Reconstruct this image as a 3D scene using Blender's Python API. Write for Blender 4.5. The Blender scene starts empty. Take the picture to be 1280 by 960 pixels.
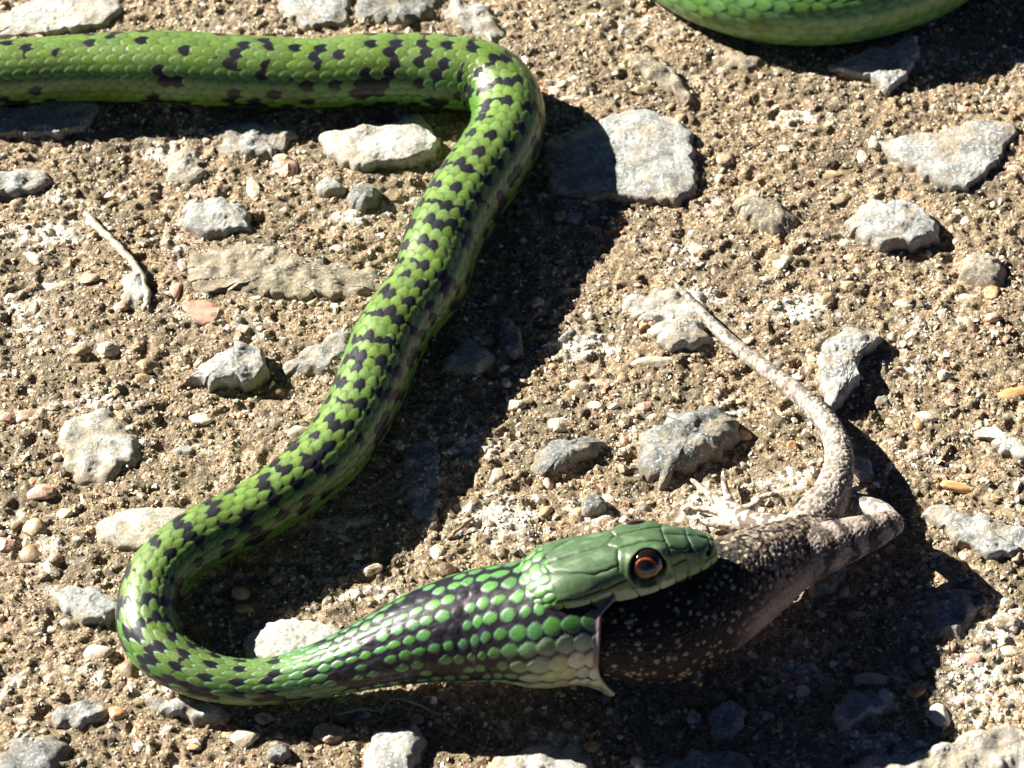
import bpy, math, random
import numpy as np
from mathutils import Vector, Matrix, noise as mnoise

random.seed(7)
rng = np.random.default_rng(7)
S = 0.001                     # all lengths below are millimetres; the scene is built at real size
SC = bpy.context.scene
COL = SC.collection

# ------------------------------------------------------------------ camera, light, exposure
PITCH = math.radians(50.0)    # camera looks this far below the horizontal
DIST = 600.0
FPX = 3746.0                  # focal length in photo pixels (photo is 1280 wide)
CR = np.array([1.0, 0, 0])
CF = np.array([0, math.cos(PITCH), -math.sin(PITCH)])
CV = np.array([0, math.sin(PITCH), math.cos(PITCH)])
CB = -CF
CAM = -CF * DIST

cam_d = bpy.data.cameras.new('camera')
cam = bpy.data.objects.new('camera', cam_d)
COL.objects.link(cam)
cam.location = Vector(CAM * S)
cam.rotation_euler = (math.pi / 2 - PITCH, 0, 0)
cam_d.sensor_width = 36.0
cam_d.lens = 36.0 * FPX / 1280.0
cam_d.clip_start = 0.02
cam_d.clip_end = 200.0
cam_d.dof.use_dof = True
cam_d.dof.focus_distance = 0.585
cam_d.dof.aperture_fstop = 34.0
SC.camera = cam

SUNDIR = np.array([-1.53, 0.70, 1.0]); SUNDIR /= np.linalg.norm(SUNDIR)
sun_d = bpy.data.lights.new('sun', 'SUN')
sun_d.energy = 5.0
sun_d.angle = math.radians(0.5)
sun_d.color = (1.0, 0.94, 0.82)
sun = bpy.data.objects.new('sun', sun_d)
COL.objects.link(sun)
sun.rotation_euler = Vector(-SUNDIR).to_track_quat('-Z', 'Y').to_euler()
sun.location = Vector(SUNDIR) * 2

world = bpy.data.worlds.new('World')
SC.world = world
world.use_nodes = True
wn = world.node_tree
bg = wn.nodes['Background']
sky = wn.nodes.new('ShaderNodeTexSky')
sky.sky_type = 'NISHITA'
sky.sun_disc = False
sky.sun_elevation = math.asin(SUNDIR[2])
sky.sun_rotation = math.atan2(SUNDIR[0], SUNDIR[1])
wn.links.new(sky.outputs[0], bg.inputs[0])
bg.inputs[1].default_value = 0.05
sky.altitude = 3000.0
sky.air_density = 0.15
sky.dust_density = 0.0
sky.ozone_density = 2.0

SC.view_settings.view_transform = 'Standard'
SC.view_settings.look = 'None'
SC.view_settings.gamma = 1.0
SC.view_settings.use_curve_mapping = False
SC.view_settings.exposure = 1.75
SC.render.resolution_x = 1024
SC.render.resolution_y = 768
SC.cycles.max_bounces = 6


def at(px, py, z=0.0):
    """photo pixel + height (mm) -> point in the place (mm)"""
    d = CF * FPX + CR * (px - 640.0) + CV * (480.0 - py)
    t = (z - CAM[2]) / d[2]
    return CAM + d * t


def mpp(p):
    """millimetres per photo pixel at point p"""
    return float(np.dot(np.asarray(p) - CAM, CF)) / FPX


# ------------------------------------------------------------------ helpers
def tag(o, label=None, cat=None, group=None, kind=None):
    if label: o['label'] = label
    if cat: o['category'] = cat
    if group: o['group'] = group
    if kind: o['kind'] = kind
    return o


def link(name, me, parent=None):
    o = bpy.data.objects.new(name, me)
    COL.objects.link(o)
    if parent is not None: o.parent = parent
    return o


def mesh_np(name, V, F, mat=None, col=None, smooth=True, extra=None):
    """V (n,3) mm, F (m,k) ints"""
    V = np.asarray(V, dtype=np.float32) * S
    F = np.asarray(F, dtype=np.int32)
    k = F.shape[1]
    me = bpy.data.meshes.new(name)
    me.vertices.add(len(V)); me.vertices.foreach_set('co', V.ravel())
    me.loops.add(F.size); me.loops.foreach_set('vertex_index', F.ravel())
    me.polygons.add(len(F))
    me.polygons.foreach_set('loop_start', np.arange(0, F.size, k, dtype=np.int32))
    me.polygons.foreach_set('loop_total', np.full(len(F), k, dtype=np.int32))
    me.polygons.foreach_set('use_smooth', np.full(len(F), smooth, dtype=bool))
    me.update(calc_edges=True)
    if col is not None:
        c = np.ones((len(V), 4), dtype=np.float32); c[:, :3] = col
        a = me.color_attributes.new('Col', 'FLOAT_COLOR', 'POINT')
        a.data.foreach_set('color', c.ravel())
    if extra:
        for kname, arr in extra.items():
            a = me.attributes.new(kname, 'FLOAT', 'POINT')
            a.data.foreach_set('value', np.asarray(arr, dtype=np.float32))
    if mat: me.materials.append(mat)
    return me


_perm = np.random.default_rng(3).permutation(4096)
def _h(ix, iy, seed=0):
    return _perm[(_perm[(ix + seed * 71) & 4095] + iy) & 4095]

def perlin(x, y, seed=0):
    x = np.asarray(x, float); y = np.asarray(y, float)
    ix = np.floor(x).astype(np.int64); iy = np.floor(y).astype(np.int64)
    fx = x - ix; fy = y - iy
    u = fx**3 * (fx * (fx * 6 - 15) + 10); v = fy**3 * (fy * (fy * 6 - 15) + 10)
    def g(a, b, dx, dy):
        t = _h(a, b, seed) * (2 * math.pi / 4096)
        return np.cos(t) * dx + np.sin(t) * dy
    n00 = g(ix, iy, fx, fy); n10 = g(ix + 1, iy, fx - 1, fy)
    n01 = g(ix, iy + 1, fx, fy - 1); n11 = g(ix + 1, iy + 1, fx - 1, fy - 1)
    return 1.5 * ((n00 * (1 - u) + n10 * u) * (1 - v) + (n01 * (1 - u) + n11 * u) * v)

def hash01(a, b, seed=0):
    a = np.asarray(a).astype(np.int64); b = np.asarray(b).astype(np.int64)
    return _perm[(_h(a & 4095, b & 4095, seed) * 31 + seed * 7) & 4095] / 4096.0

def sstep(a, b, x):
    t = np.clip((np.asarray(x, float) - a) / (b - a), 0, 1)
    return t * t * (3 - 2 * t)

def ground_h(x, y):
    x = np.asarray(x, float); y = np.asarray(y, float)
    wx = x + 1.2 * perlin(x / 6, y / 6, 11); wy = y + 1.2 * perlin(x / 6, y / 6, 12)
    h = 0.8 * perlin(x / 38, y / 38, 1) + 0.6 * perlin(x / 13, y / 13, 2)
    h += 0.7 * (0.45 - np.abs(perlin(wx / 5.5, wy / 4.2, 3)) * 1.6)
    h += 0.46 * perlin(wx / 2.8, wy / 2.0, 4) + 0.33 * perlin(x / 1.25, y / 1.05, 5)
    h -= 0.8 * sstep(0.35, 0.75, perlin(x / 4.2, y / 3.6, 6))        # small pits
    return h + 0.02

LIME = [(625,648,55,26,1),(730,432,52,18,1),(1000,388,48,18,1),(1225,850,60,55,.8),(530,590,22,60,.9),(60,292,60,20,1),(205,190,45,26,.8),(880,372,30,14,1),(1190,770,45,30,.9),
        (980,600,60,16,.8),(1040,300,30,14,.6),(890,640,50,26,1),(440,270,40,16,.8),(60,690,50,40,.6),(1250,780,40,30,.9),(740,640,40,16,.8),(420,660,50,20,.7),(30,380,40,14,.8),
        (1130,320,40,14,.5),(560,300,24,14,.6),(860,100,40,20,.6),(1000,150,50,16,.8),(640,60,30,14,.5),(120,430,50,16,.6),(250,560,60,12,.5),(480,740,60,12,.6),(1100,930,60,16,.8),(300,60,40,12,.6)]
LIME_P = [(*at(a, b)[:2], c * 0.16, d * 0.21, e) for a, b, c, d, e in LIME]
def lime_f(x, y):
    f = 0.34 * perlin(x / 15, y / 11, 95) + 0.0
    for a, b, c, d, e in LIME_P:
        q = ((x - a) / c)**2 + ((y - b) / d)**2
        f = np.maximum(f, e * 0.55 * np.exp(-q * 0.8) - 0.06)
    return sstep(0.16, 0.40, f + 0.26 * perlin(x / 2.6, y / 2.0, 96) + 0.12 * perlin(x / 0.9, y / 0.9, 97))

def cr_spline(P, n_per=12):
    """Catmull-Rom through the rows of P"""
    P = np.asarray(P, float)
    Q = np.vstack([2 * P[0] - P[1], P, 2 * P[-1] - P[-2]])
    out = []
    for i in range(1, len(Q) - 2):
        t = np.linspace(0, 1, n_per, endpoint=False)[:, None]
        a, b, c, d = Q[i - 1], Q[i], Q[i + 1], Q[i + 2]
        out.append(0.5 * ((2 * b) + (c - a) * t + (2 * a - 5 * b + 4 * c - d) * t**2 + (-a + 3 * b - 3 * c + d) * t**3))
    out.append(P[-1:])
    return np.vstack(out)

def grid_faces(nu, nv, wrap=True, off=0):
    i = np.arange(nu - 1)[:, None]; j = np.arange(nv if wrap else nv - 1)[None, :]
    j2 = (j + 1) % nv
    return (np.stack([i * nv + j, (i + 1) * nv + j, (i + 1) * nv + j2, i * nv + j2], -1).reshape(-1, 4)) + off


# ------------------------------------------------------------------ materials
def new_mat(name):
    m = bpy.data.materials.new(name); m.use_nodes = True
    nt = m.node_tree
    return m, nt, nt.nodes['Principled BSDF']

def N(nt, t, **kw):
    n = nt.nodes.new(t)
    for k, v in kw.items(): setattr(n, k, v)
    return n

def ramp(nt, stops, interp='LINEAR'):
    r = N(nt, 'ShaderNodeValToRGB'); cr = r.color_ramp; cr.interpolation = interp
    while len(cr.elements) > 1: cr.elements.remove(cr.elements[-1])
    cr.elements[0].position = stops[0][0]; cr.elements[0].color = (*stops[0][1], 1)
    for p, c in stops[1:]:
        e = cr.elements.new(p); e.color = (*c, 1)
    return r

def coords(nt, random_shift=False):
    tc = N(nt, 'ShaderNodeTexCoord')
    mp = N(nt, 'ShaderNodeVectorMath', operation='SCALE'); mp.inputs['Scale'].default_value = 1000.0
    nt.links.new(tc.outputs['Object'], mp.inputs[0])
    if random_shift:
        oi = N(nt, 'ShaderNodeObjectInfo')
        m2 = N(nt, 'ShaderNodeMath', operation='MULTIPLY'); m2.inputs[1].default_value = 300.0
        nt.links.new(oi.outputs['Random'], m2.inputs[0])
        ad = N(nt, 'ShaderNodeVectorMath', operation='ADD')
        nt.links.new(mp.outputs[0], ad.inputs[0]); nt.links.new(m2.outputs[0], ad.inputs[1])
        return ad.outputs[0]
    return mp.outputs[0]

def noise_n(nt, co, scale, detail=4, rough=0.6, dist=0.0):
    n = N(nt, 'ShaderNodeTexNoise'); n.inputs['Scale'].default_value = scale
    n.inputs['Detail'].default_value = detail; n.inputs['Roughness'].default_value = rough
    n.inputs['Distortion'].default_value = dist
    nt.links.new(co, n.inputs['Vector']); return n.outputs['Fac']

def mixc(nt, fac, a, b, mode='MIX'):
    m = N(nt, 'ShaderNodeMix', data_type='RGBA', blend_type=mode)
    for sock, v in ((m.inputs[0], fac), (m.inputs[6], a), (m.inputs[7], b)):
        if isinstance(v, bpy.types.NodeSocket): nt.links.new(v, sock)
        elif isinstance(v, (int, float)): sock.default_value = v
        else: sock.default_value = (*v, 1)
    return m.outputs[2]

def mapr(nt, v, a, b, c=0.0, d=1.0):
    m = N(nt, 'ShaderNodeMapRange'); nt.links.new(v, m.inputs[0])
    for i, x in enumerate((a, b, c, d)): m.inputs[i + 1].default_value = x
    return m.outputs[0]

def bump(nt, h, dist_mm, strength=1.0, prev=None):
    b = N(nt, 'ShaderNodeBump'); b.inputs['Strength'].default_value = strength
    b.inputs['Distance'].default_value = dist_mm * S
    nt.links.new(h, b.inputs['Height'])
    if prev is not None: nt.links.new(prev, b.inputs['Normal'])
    return b.outputs[0]

def mat_ground():
    m, nt, p = new_mat('weathered_aggregate')
    co = coords(nt)
    base = ramp(nt, [(0.30, (0.045, 0.030, 0.015)), (0.43, (0.19, 0.128, 0.070)), (0.54, (0.44, 0.315, 0.19)), (0.68, (0.78, 0.63, 0.46))])
    nt.links.new(noise_n(nt, co, 0.75, 6, 0.8), base.inputs[0])
    # individual sand grains: one colour each
    vo = N(nt, 'ShaderNodeTexVoronoi'); vo.inputs['Scale'].default_value = 1.9; vo.inputs['Randomness'].default_value = 1.0
    nt.links.new(co, vo.inputs['Vector'])
    sx = N(nt, 'ShaderNodeSeparateColor'); nt.links.new(vo.outputs['Color'], sx.inputs[0])
    gr = ramp(nt, [(0.0, (0.07, 0.055, 0.035)), (0.25, (0.20, 0.155, 0.095)), (0.5, (0.38, 0.30, 0.20)), (0.75, (0.46, 0.36, 0.22)), (0.9, (0.66, 0.58, 0.45)), (1.0, (0.80, 0.76, 0.68))], 'CONSTANT')
    nt.links.new(sx.outputs[0], gr.inputs[0])
    c = mixc(nt, 0.5, base.outputs[0], gr.outputs[0])
    big = mapr(nt, noise_n(nt, co, 0.05, 4, 0.65), 0.45, 0.62)
    c = mixc(nt, big, c, mixc(nt, 0.6, c, (0.11, 0.095, 0.06)))
    la = N(nt, 'ShaderNodeAttribute', attribute_name='lime')
    fine = mapr(nt, noise_n(nt, co, 1.1, 3, 0.6), 0.36, 0.52, 0.25, 1.0)
    mm = N(nt, 'ShaderNodeMath', operation='MULTIPLY'); nt.links.new(la.outputs['Fac'], mm.inputs[0]); nt.links.new(fine, mm.inputs[1])
    c = mixc(nt, mm.outputs[0], c, (0.74, 0.69, 0.60))
    nt.links.new(c, p.inputs['Base Color'])
    p.inputs['Roughness'].default_value = 0.7
    p.inputs['Specular IOR Level'].default_value = 0.4
    inv = mapr(nt, vo.outputs['Distance'], 0.0, 0.7, 1.0, 0.0)
    b0 = bump(nt, inv, 0.30, 0.8)
    b1 = bump(nt, noise_n(nt, co, 1.3, 5, 0.75), 0.8, 1.0, b0)
    nt.links.new(b1, p.inputs['Normal'])
    return m

def mat_col(name, rough=0.6, nscale=1.5, namp=0.25, bmp=0.1, spec=0.5):
    """colour attribute x fine mottling"""
    m, nt, p = new_mat(name)
    co = coords(nt)
    at_ = N(nt, 'ShaderNodeAttribute', attribute_name='Col')
    k = mapr(nt, noise_n(nt, co, nscale, 4, 0.65), 0.3, 0.7, 1 - namp, 1 + namp)
    c = N(nt, 'ShaderNodeVectorMath', operation='SCALE')
    nt.links.new(at_.outputs['Color'], c.inputs[0]); nt.links.new(k, c.inputs['Scale'])
    nt.links.new(c.outputs[0], p.inputs['Base Color'])
    p.inputs['Roughness'].default_value = rough
    p.inputs['Specular IOR Level'].default_value = spec
    if bmp: nt.links.new(bump(nt, noise_n(nt, co, nscale * 2, 4, 0.7), bmp), p.inputs['Normal'])
    return m

def mat_stone(name, dark, mid, light, warm=0.0):
    m, nt, p = new_mat(name)
    co = coords(nt, True)
    r = ramp(nt, [(0.30, dark), (0.48, mid), (0.66, light)])
    nt.links.new(noise_n(nt, co, 0.30, 7, 0.72, 0.3), r.inputs[0])
    sp = mapr(nt, noise_n(nt, co, 1.7, 3, 0.6), 0.58, 0.66)
    c = mixc(nt, sp, r.outputs[0], tuple(min(1, x * 1.5 + 0.05) for x in light))
    dk = mapr(nt, noise_n(nt, co, 1.1, 4, 0.7), 0.36, 0.28)
    c = mixc(nt, dk, c, tuple(x * 0.5 for x in dark))
    dust = mapr(nt, noise_n(nt, co, 0.16, 5, 0.7), 0.50, 0.62, 0, 0.75)
    c = mixc(nt, dust, c, (0.40, 0.33, 0.23))
    # matrix still crusted round the foot of the stone
    tc2 = N(nt, 'ShaderNodeTexCoord'); sp2 = N(nt, 'ShaderNodeSeparateXYZ'); nt.links.new(tc2.outputs['Object'], sp2.inputs[0])
    foot = mapr(nt, sp2.outputs[2], 0.0003, 0.0018, 1.0, 0.0)
    fn = mapr(nt, noise_n(nt, co, 0.5, 4, 0.7), 0.35, 0.6)
    ml = N(nt, 'ShaderNodeMath', operation='MULTIPLY'); nt.links.new(foot, ml.inputs[0]); nt.links.new(fn, ml.inputs[1])
    c = mixc(nt, ml.outputs[0], c, (0.26, 0.205, 0.135))
    nt.links.new(c, p.inputs['Base Color'])
    p.inputs['Roughness'].default_value = 0.62
    p.inputs['Specular IOR Level'].default_value = 0.4
    b = bump(nt, noise_n(nt, co, 0.8, 6, 0.8, 0.3), 0.8, 1.0)
    nt.links.new(b, p.inputs['Normal'])
    return m

def mat_plain(name, c1, c2, rough=0.5, sc=0.8, bmp=0.25, spec=0.5):
    m, nt, p = new_mat(name)
    co = coords(nt, True)
    oi = N(nt, 'ShaderNodeObjectInfo')
    f = mapr(nt, noise_n(nt, co, sc, 4, 0.65), 0.32, 0.68)
    c = mixc(nt, f, c1, c2)
    k = mapr(nt, oi.outputs['Random'], 0, 1, 0.7, 1.1)
    if sc < 1.0:
        crust = mapr(nt, noise_n(nt, co, 0.45, 5, 0.7), 0.50, 0.60, 0, 0.85)
        c = mixc(nt, crust, c, (0.24, 0.185, 0.115))
    v = N(nt, 'ShaderNodeVectorMath', operation='SCALE'); nt.links.new(c, v.inputs[0]); nt.links.new(k, v.inputs['Scale'])
    nt.links.new(v.outputs[0], p.inputs['Base Color'])
    p.inputs['Roughness'].default_value = rough
    p.inputs['Specular IOR Level'].default_value = spec
    if bmp: nt.links.new(bump(nt, noise_n(nt, co, sc * 2, 4, 0.7), bmp), p.inputs['Normal'])
    return m

M_ground = mat_ground()
M_grit = mat_col('grit_grains', 0.5, 1.2, 0.2, 0.15, 0.5)
M_slate = mat_stone('grey_slate', (0.13, 0.135, 0.135), (0.33, 0.34, 0.335), (0.58, 0.60, 0.59))
M_dark = mat_stone('dark_slate', (0.06, 0.065, 0.067), (0.18, 0.19, 0.19), (0.38, 0.40, 0.40))
M_pale = mat_stone('pale_limestone', (0.26, 0.26, 0.24), (0.50, 0.50, 0.46), (0.74, 0.74, 0.69))
M_brown = mat_stone('crusted_stone', (0.09, 0.078, 0.055), (0.25, 0.22, 0.165), (0.50, 0.46, 0.37))
STONE_M = {'s': M_slate, 'd': M_dark, 'p': M_pale, 'b': M_brown}
M_peb = [mat_plain('quartz_cream', (0.62, 0.50, 0.36), (0.82, 0.74, 0.62), 0.4),
         mat_plain('quartz_pink', (0.50, 0.27, 0.18), (0.74, 0.52, 0.42), 0.4),
         mat_plain('pebble_tan', (0.30, 0.20, 0.11), (0.52, 0.38, 0.24), 0.5),
         mat_plain('pebble_grey', (0.12, 0.12, 0.115), (0.34, 0.34, 0.32), 0.6),
         mat_plain('pebble_orange', (0.50, 0.22, 0.06), (0.78, 0.55, 0.32), 0.4),
         mat_plain('pebble_brown', (0.10, 0.06, 0.035), (0.26, 0.17, 0.10), 0.5)]
M_twig = mat_plain('dry_root', (0.38, 0.34, 0.27), (0.62, 0.58, 0.50), 0.7, 1.2, 0.2)
M_snake = mat_col('snake_skin', 0.34, 2.2, 0.24, 0.06, 0.5)
M_snake.node_tree.nodes['Principled BSDF'].inputs['Coat Weight'].default_value = 0.30
M_snake.node_tree.nodes['Principled BSDF'].inputs['Coat Roughness'].default_value = 0.26
_nt = M_snake.node_tree; _p = _nt.nodes['Principled BSDF']
_a = [n for n in _nt.nodes if n.type == 'ATTRIBUTE'][0]
_nt.links.new(mapr(_nt, _a.outputs['Fac'], 0.012, 0.06, 0.16, 0.50), _p.inputs['Specular IOR Level'])
M_liz = mat_col('lizard_skin', 0.5, 1.8, 0.32, 0.2, 0.28)

# ------------------------------------------------------------------ the ground: one sheet, fine where it is near
def axis(lo, hi, step, far):
    core = np.arange(lo, hi + 1e-6, step)
    out = []; d = step * 2; v = hi
    while v < far:
        v += d; out.append(v); d *= 1.2
    neg = []; d = step * 2; v = lo
    while v > -far:
        v -= d; neg.append(v); d *= 1.2
    return np.array(neg[::-1] + list(core) + out)

gx = axis(-122, 122, 0.40, 60000.0)
gy = axis(-118, 150, 0.44, 60000.0)
GX, GY = np.meshgrid(gx, gy, indexing='ij')
fade = 1 - sstep(0, 45, np.maximum(np.abs(GX) - 122, np.maximum(GY - 150, -118 - GY)))
GZ = ground_h(GX, GY) * fade
gV = np.stack([GX, GY, GZ], -1).reshape(-1, 3)
gme = mesh_np('ground', gV, grid_faces(len(gx), len(gy), wrap=False)[:, ::1], M_ground, extra={'lime': (lime_f(GX, GY) * fade).ravel()})
ground = link('ground', gme)
tag(ground, 'weathered sandy brown ground with exposed grit, pebbles and set stones', kind='structure')
del GX, GY, GZ, gV

# ------------------------------------------------------------------ stones
stone_polys = []
B_NAME = 'embedded_stone'
def stone(px, h, m, label=None, name='stone', tilt=(0, 0), rough=1.0, seed=0, cat='stone', facets=6, rounded=0.0):
    h = h * 0.62
    P = np.array([at(x, y, h * 0.45) for x, y in px])[:, :2]
    c = P.mean(0)
    r_ = np.random.default_rng(seed + 101)
    # closed outline, rounded slightly at its corners and jittered
    pts = []
    n = len(P)
    for i in range(n):
        a, b = P[i], P[(i + 1) % n]
        k = max(2, int(np.hypot(*(b - a)) / 0.55))
        for t in np.arange(k) / k: pts.append(a * (1 - t) + b * t)
    pts = np.array(pts)
    K = 3
    sm = sum(np.roll(pts, s, 0) for s in range(-K, K + 1)) / (2 * K + 1)
    sm += np.stack([perlin(sm[:, 0] / 1.6, sm[:, 1] / 1.6, seed % 50 + 60), perlin(sm[:, 0] / 1.6, sm[:, 1] / 1.6, seed % 50 + 61)], -1) * 0.5 * rough
    sm += np.stack([perlin(sm[:, 0] / 5, sm[:, 1] / 5, seed % 50 + 62), perlin(sm[:, 0] / 5, sm[:, 1] / 5, seed % 50 + 63)], -1) * 0.9 * rough
    sm += np.stack([perlin(sm[:, 0] / 2.8, sm[:, 1] / 2.8, seed % 50 + 64), perlin(sm[:, 0] / 2.8, sm[:, 1] / 2.8, seed % 50 + 65)], -1) * 0.6 * rough
    stone_polys.append(sm)
    R = np.abs(sm - c).max()
    nr = int(np.clip(R / 0.4, 10, 40))
    m_ = len(sm)
    rho = np.linspace(0, 1, nr + 1)[1:] ** 0.85
    ring = c + (sm - c)[None] * rho[:, None, None]
    X = ring[..., 0]; Y = ring[..., 1]
    u = (X - c[0]) / R; v = (Y - c[1]) / R
    top = 1.0 + tilt[0] * u + tilt[1] * v
    for k in range(facets):
        a = 2 * math.pi * (k + r_.uniform(-0.3, 0.3)) / facets
        top = np.minimum(top, r_.uniform(1.05, 1.35) + (-(np.cos(a) * u + np.sin(a) * v)) * r_.uniform(0.25, 0.7))
    edge = (1 - rho)[:, None] * R
    if rounded > 0:
        ed = np.sqrt(np.clip(1 - (1 - np.clip(edge / (R * rounded), 0, 1))**2, 0, 1))
        ed = 0.15 + 0.85 * ed
    else:
        ed = 0.55 + 0.45 * np.clip(edge / (0.4 + 0.18 * h), 0, 1)**0.7
    Z = h * top * ed * (1 + 0.16 * perlin(X / 4.5, Y / 4.5, seed % 40 + 25) * rough)
    if name == B_NAME: Z = Z - 0.9 + 0.9 * perlin(X / 3.6, Y / 3.6, seed % 40 + 27) + 0.5 * sstep(0.0, 2.5, edge) + 0.4
    Z += (0.28 * perlin(X / 3.3, Y / 3.3, seed % 40 + 20) * min(1.5, h / 3) + 0.20 * (0.4 - np.abs(perlin(X / 1.7, Y / 1.7, seed % 40 + 21))) + 0.10 * perlin(X / 0.7, Y / 0.7, 22)) * rough
    g0 = float(ground_h(c[0], c[1])) * 0.3
    Z = Z + g0 + 0.15
    sinkw = 0.55 * perlin(X / 7, Y / 7, seed % 40 + 33) - 0.45
    Z = Z + sinkw * (1 - np.clip(edge / (0.35 * R), 0, 1))
    top_c = float(Z[0].mean())
    V = [[c[0], c[1], top_c]]
    ringV = np.stack([X, Y, Z], -1)
    # walls going down into the ground
    w = []
    zr = Z[-1]
    for f, dz in ((1.02, 0.35), (1.03, 0.75), (1.0, 1.0)):
        q = c + (sm - c) * f + np.stack([perlin(sm[:, 0] / 1.1, zr * 0 + f * 9, 70), perlin(sm[:, 1] / 1.1, zr * 0 + f * 9, 71)], -1) * 0.22 * rough
        w.append(np.stack([q[:, 0], q[:, 1], zr * (1 - dz) + (-3.2) * dz], -1))
    allr = np.vstack([ringV, np.array(w)])
    nR = allr.shape[0]
    V = np.vstack([[[c[0], c[1], top_c]], allr.reshape(-1, 3)])
    j = np.arange(m_); j2 = (j + 1) % m_
    Fq = []
    for i in range(nR - 1):
        a = 1 + i * m_; b = 1 + (i + 1) * m_
        Fq.append(np.stack([a + j, b + j, b + j2, a + j2], -1))
    Fq = np.vstack(Fq)
    Ft = np.stack([np.zeros(m_, int), 1 + j, 1 + j2, 1 + j2], -1)
    # orientation: make tops face up
    area = np.sum(sm[:, 0] * np.roll(sm[:, 1], -1) - np.roll(sm[:, 0], -1) * sm[:, 1])
    F = np.vstack([Fq, ])
    tri = np.vstack([F[:, [0, 1, 2]], F[:, [0, 2, 3]], Ft[:, :3]])
    if area < 0: tri = tri[:, ::-1]
    base = np.array([c[0], c[1], 0.0])
    me = mesh_np(name, V - base, tri, STONE_M[m], smooth=True)
    if name == 'embedded_stone':
        o = link(name, me, ground)
    else:
        o = link(name, me)
        tag(o, label, cat)
    o.location = Vector(base * S)
    return o

B = 'embedded_stone'
# free-lying stones: things
stone([(684,172),(720,160),(745,150),(790,137),(835,140),(862,162),(870,190),(864,208),(873,238),(845,252),(790,248),(740,243),(690,236),(678,205)], 3.6, 's', 'largest flat grey stone, half shaded, beside the snake\'s upper bend', seed=1, tilt=(0.05, 0.1))
stone([(1087,178),(1150,171),(1240,149),(1272,156),(1262,180),(1228,222),(1205,238),(1168,226),(1128,200)], 3.0, 's', 'flat triangular grey slab near the right edge, above the craggy grey stone', seed=2, tilt=(0.05, 0.1))
stone([(1062,268),(1085,256),(1140,250),(1166,266),(1174,294),(1150,304),(1112,310),(1082,303),(1066,288)], 5.5, 's', 'craggy grey stone with a black shaded right side below the triangular slab', seed=3, tilt=(0.0, 0.1), facets=7, rough=1.3)
stone([(1024,430),(1040,418),(1075,416),(1106,418),(1098,430),(1072,448),(1068,478),(1052,510),(1036,514),(1030,470)], 6.0, 's', 'upright wedge of grey stone casting a black shadow right of the lizard\'s tail', seed=4, tilt=(-0.35, 0.1), rough=1.3)
stone([(796,542),(828,518),(875,508),(918,514),(930,538),(914,556),(872,578),(822,602),(802,588)], 6.0, 'd', 'chunky dark grey stone above the snake\'s head, left of the lizard tail', seed=5, rounded=0.5, tilt=(-0.1, 0.15), rough=1.4)
stone([(660,572),(688,554),(728,543),(760,546),(764,554),(732,572),(690,588),(664,590)], 4.5, 'd', 'long narrow dark stone left of the chunky grey one above the snake\'s head', seed=6, rounded=0.7)
stone([(722,628),(734,614),(748,618),(762,634),(750,642),(728,642)], 4.0, 'd', 'small dark grey pointed stone just above the back of the snake\'s head', seed=7, rounded=0.6)
stone([(396,168),(430,164),(480,161),(515,147),(540,155),(549,180),(543,197),(500,205),(440,209),(412,192)], 4.6, 'p', 'bright whitish angular stone inside the snake\'s upper bend', seed=8, tilt=(0.12, 0.05))
stone([(232,264),(262,246),(300,249),(319,270),(310,286),(275,294),(240,288)], 4.0, 's', 'lumpy light grey stone under the top stretch of the snake, left of centre', seed=9, rough=1.4)
stone([(226,470),(262,454),(308,427),(336,442),(334,470),(312,483),(266,478)], 6.0, 's', 'angular grey stone with a steep dark right face, left of the snake\'s middle', seed=11, tilt=(0.3, 0.05), rough=1.2)
stone([(120,656),(158,636),(228,636),(246,640),(220,672),(182,686),(140,681)], 2.8, 'p', 'pale flat stone touching the snake just above its lower left bend', seed=13)
stone([(66,748),(86,735),(140,742),(158,758),(146,776),(92,773)], 3.6, 's', 'rough grey stone at the outer edge of the snake\'s lower left bend', seed=14, rough=1.3)
stone([(300,806),(312,790),(350,776),(400,778),(436,790),(424,808),(370,824),(318,822)], 3.0, 'p', 'whitish stone inside the snake\'s lower left bend, behind its neck', seed=17)
stone([(470,909),(526,908),(530,940),(516,982),(462,982),(452,940)], 5.0, 's', 'square-cornered light grey stone at the bottom edge below the snake\'s neck', seed=18, tilt=(0.1, 0))
stone([(1031,892),(1068,868),(1108,862),(1126,874),(1112,888),(1084,894),(1080,906),(1046,918),(1040,902)], 3.4, 's', 'ragged grey stone inside the lizard\'s shadow at bottom right', seed=20, rough=1.4)
stone([(545,458),(582,418),(622,438),(612,462),(572,472)], 3.4, 's', 'triangular grey stone in the shadow beside the snake\'s middle', seed=22)
stone([(612,398),(634,392),(652,420),(656,446),(638,450),(622,428)], 3.2, 'd', 'narrow dark stone at the shadow edge right of the snake\'s middle', seed=23)
stone([(910,246),(942,240),(984,264),(1000,284),(972,294),(934,272)], 4.0, 'b', 'brownish crusted stone right of the big flat slab', seed=25, rounded=0.5, rough=1.3)
stone([(1196,322),(1224,310),(1252,320),(1260,348),(1232,358),(1204,350)], 4.4, 'b', 'rounded brown crusted stone near the right edge with two small pebbles before it', seed=26, rounded=0.7)
stone([(808,410),(838,396),(878,404),(892,424),(856,436),(818,428)], 4.2, 's', 'small grey stone lying beside the thin end of the lizard\'s tail', seed=28, rough=1.4)
stone([(1028,86),(1092,66),(1144,46),(1152,66),(1132,96),(1112,114),(1082,96)], 4.5, 's', 'pointed grey stone under the green coil at top right', seed=29, tilt=(0.15, 0))
stone([(432,246),(452,230),(476,236),(474,250),(446,262)], 4.2, 'd', 'small dark pebble-like stone under the bright whitish one', seed=32, rounded=0.7)
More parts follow.
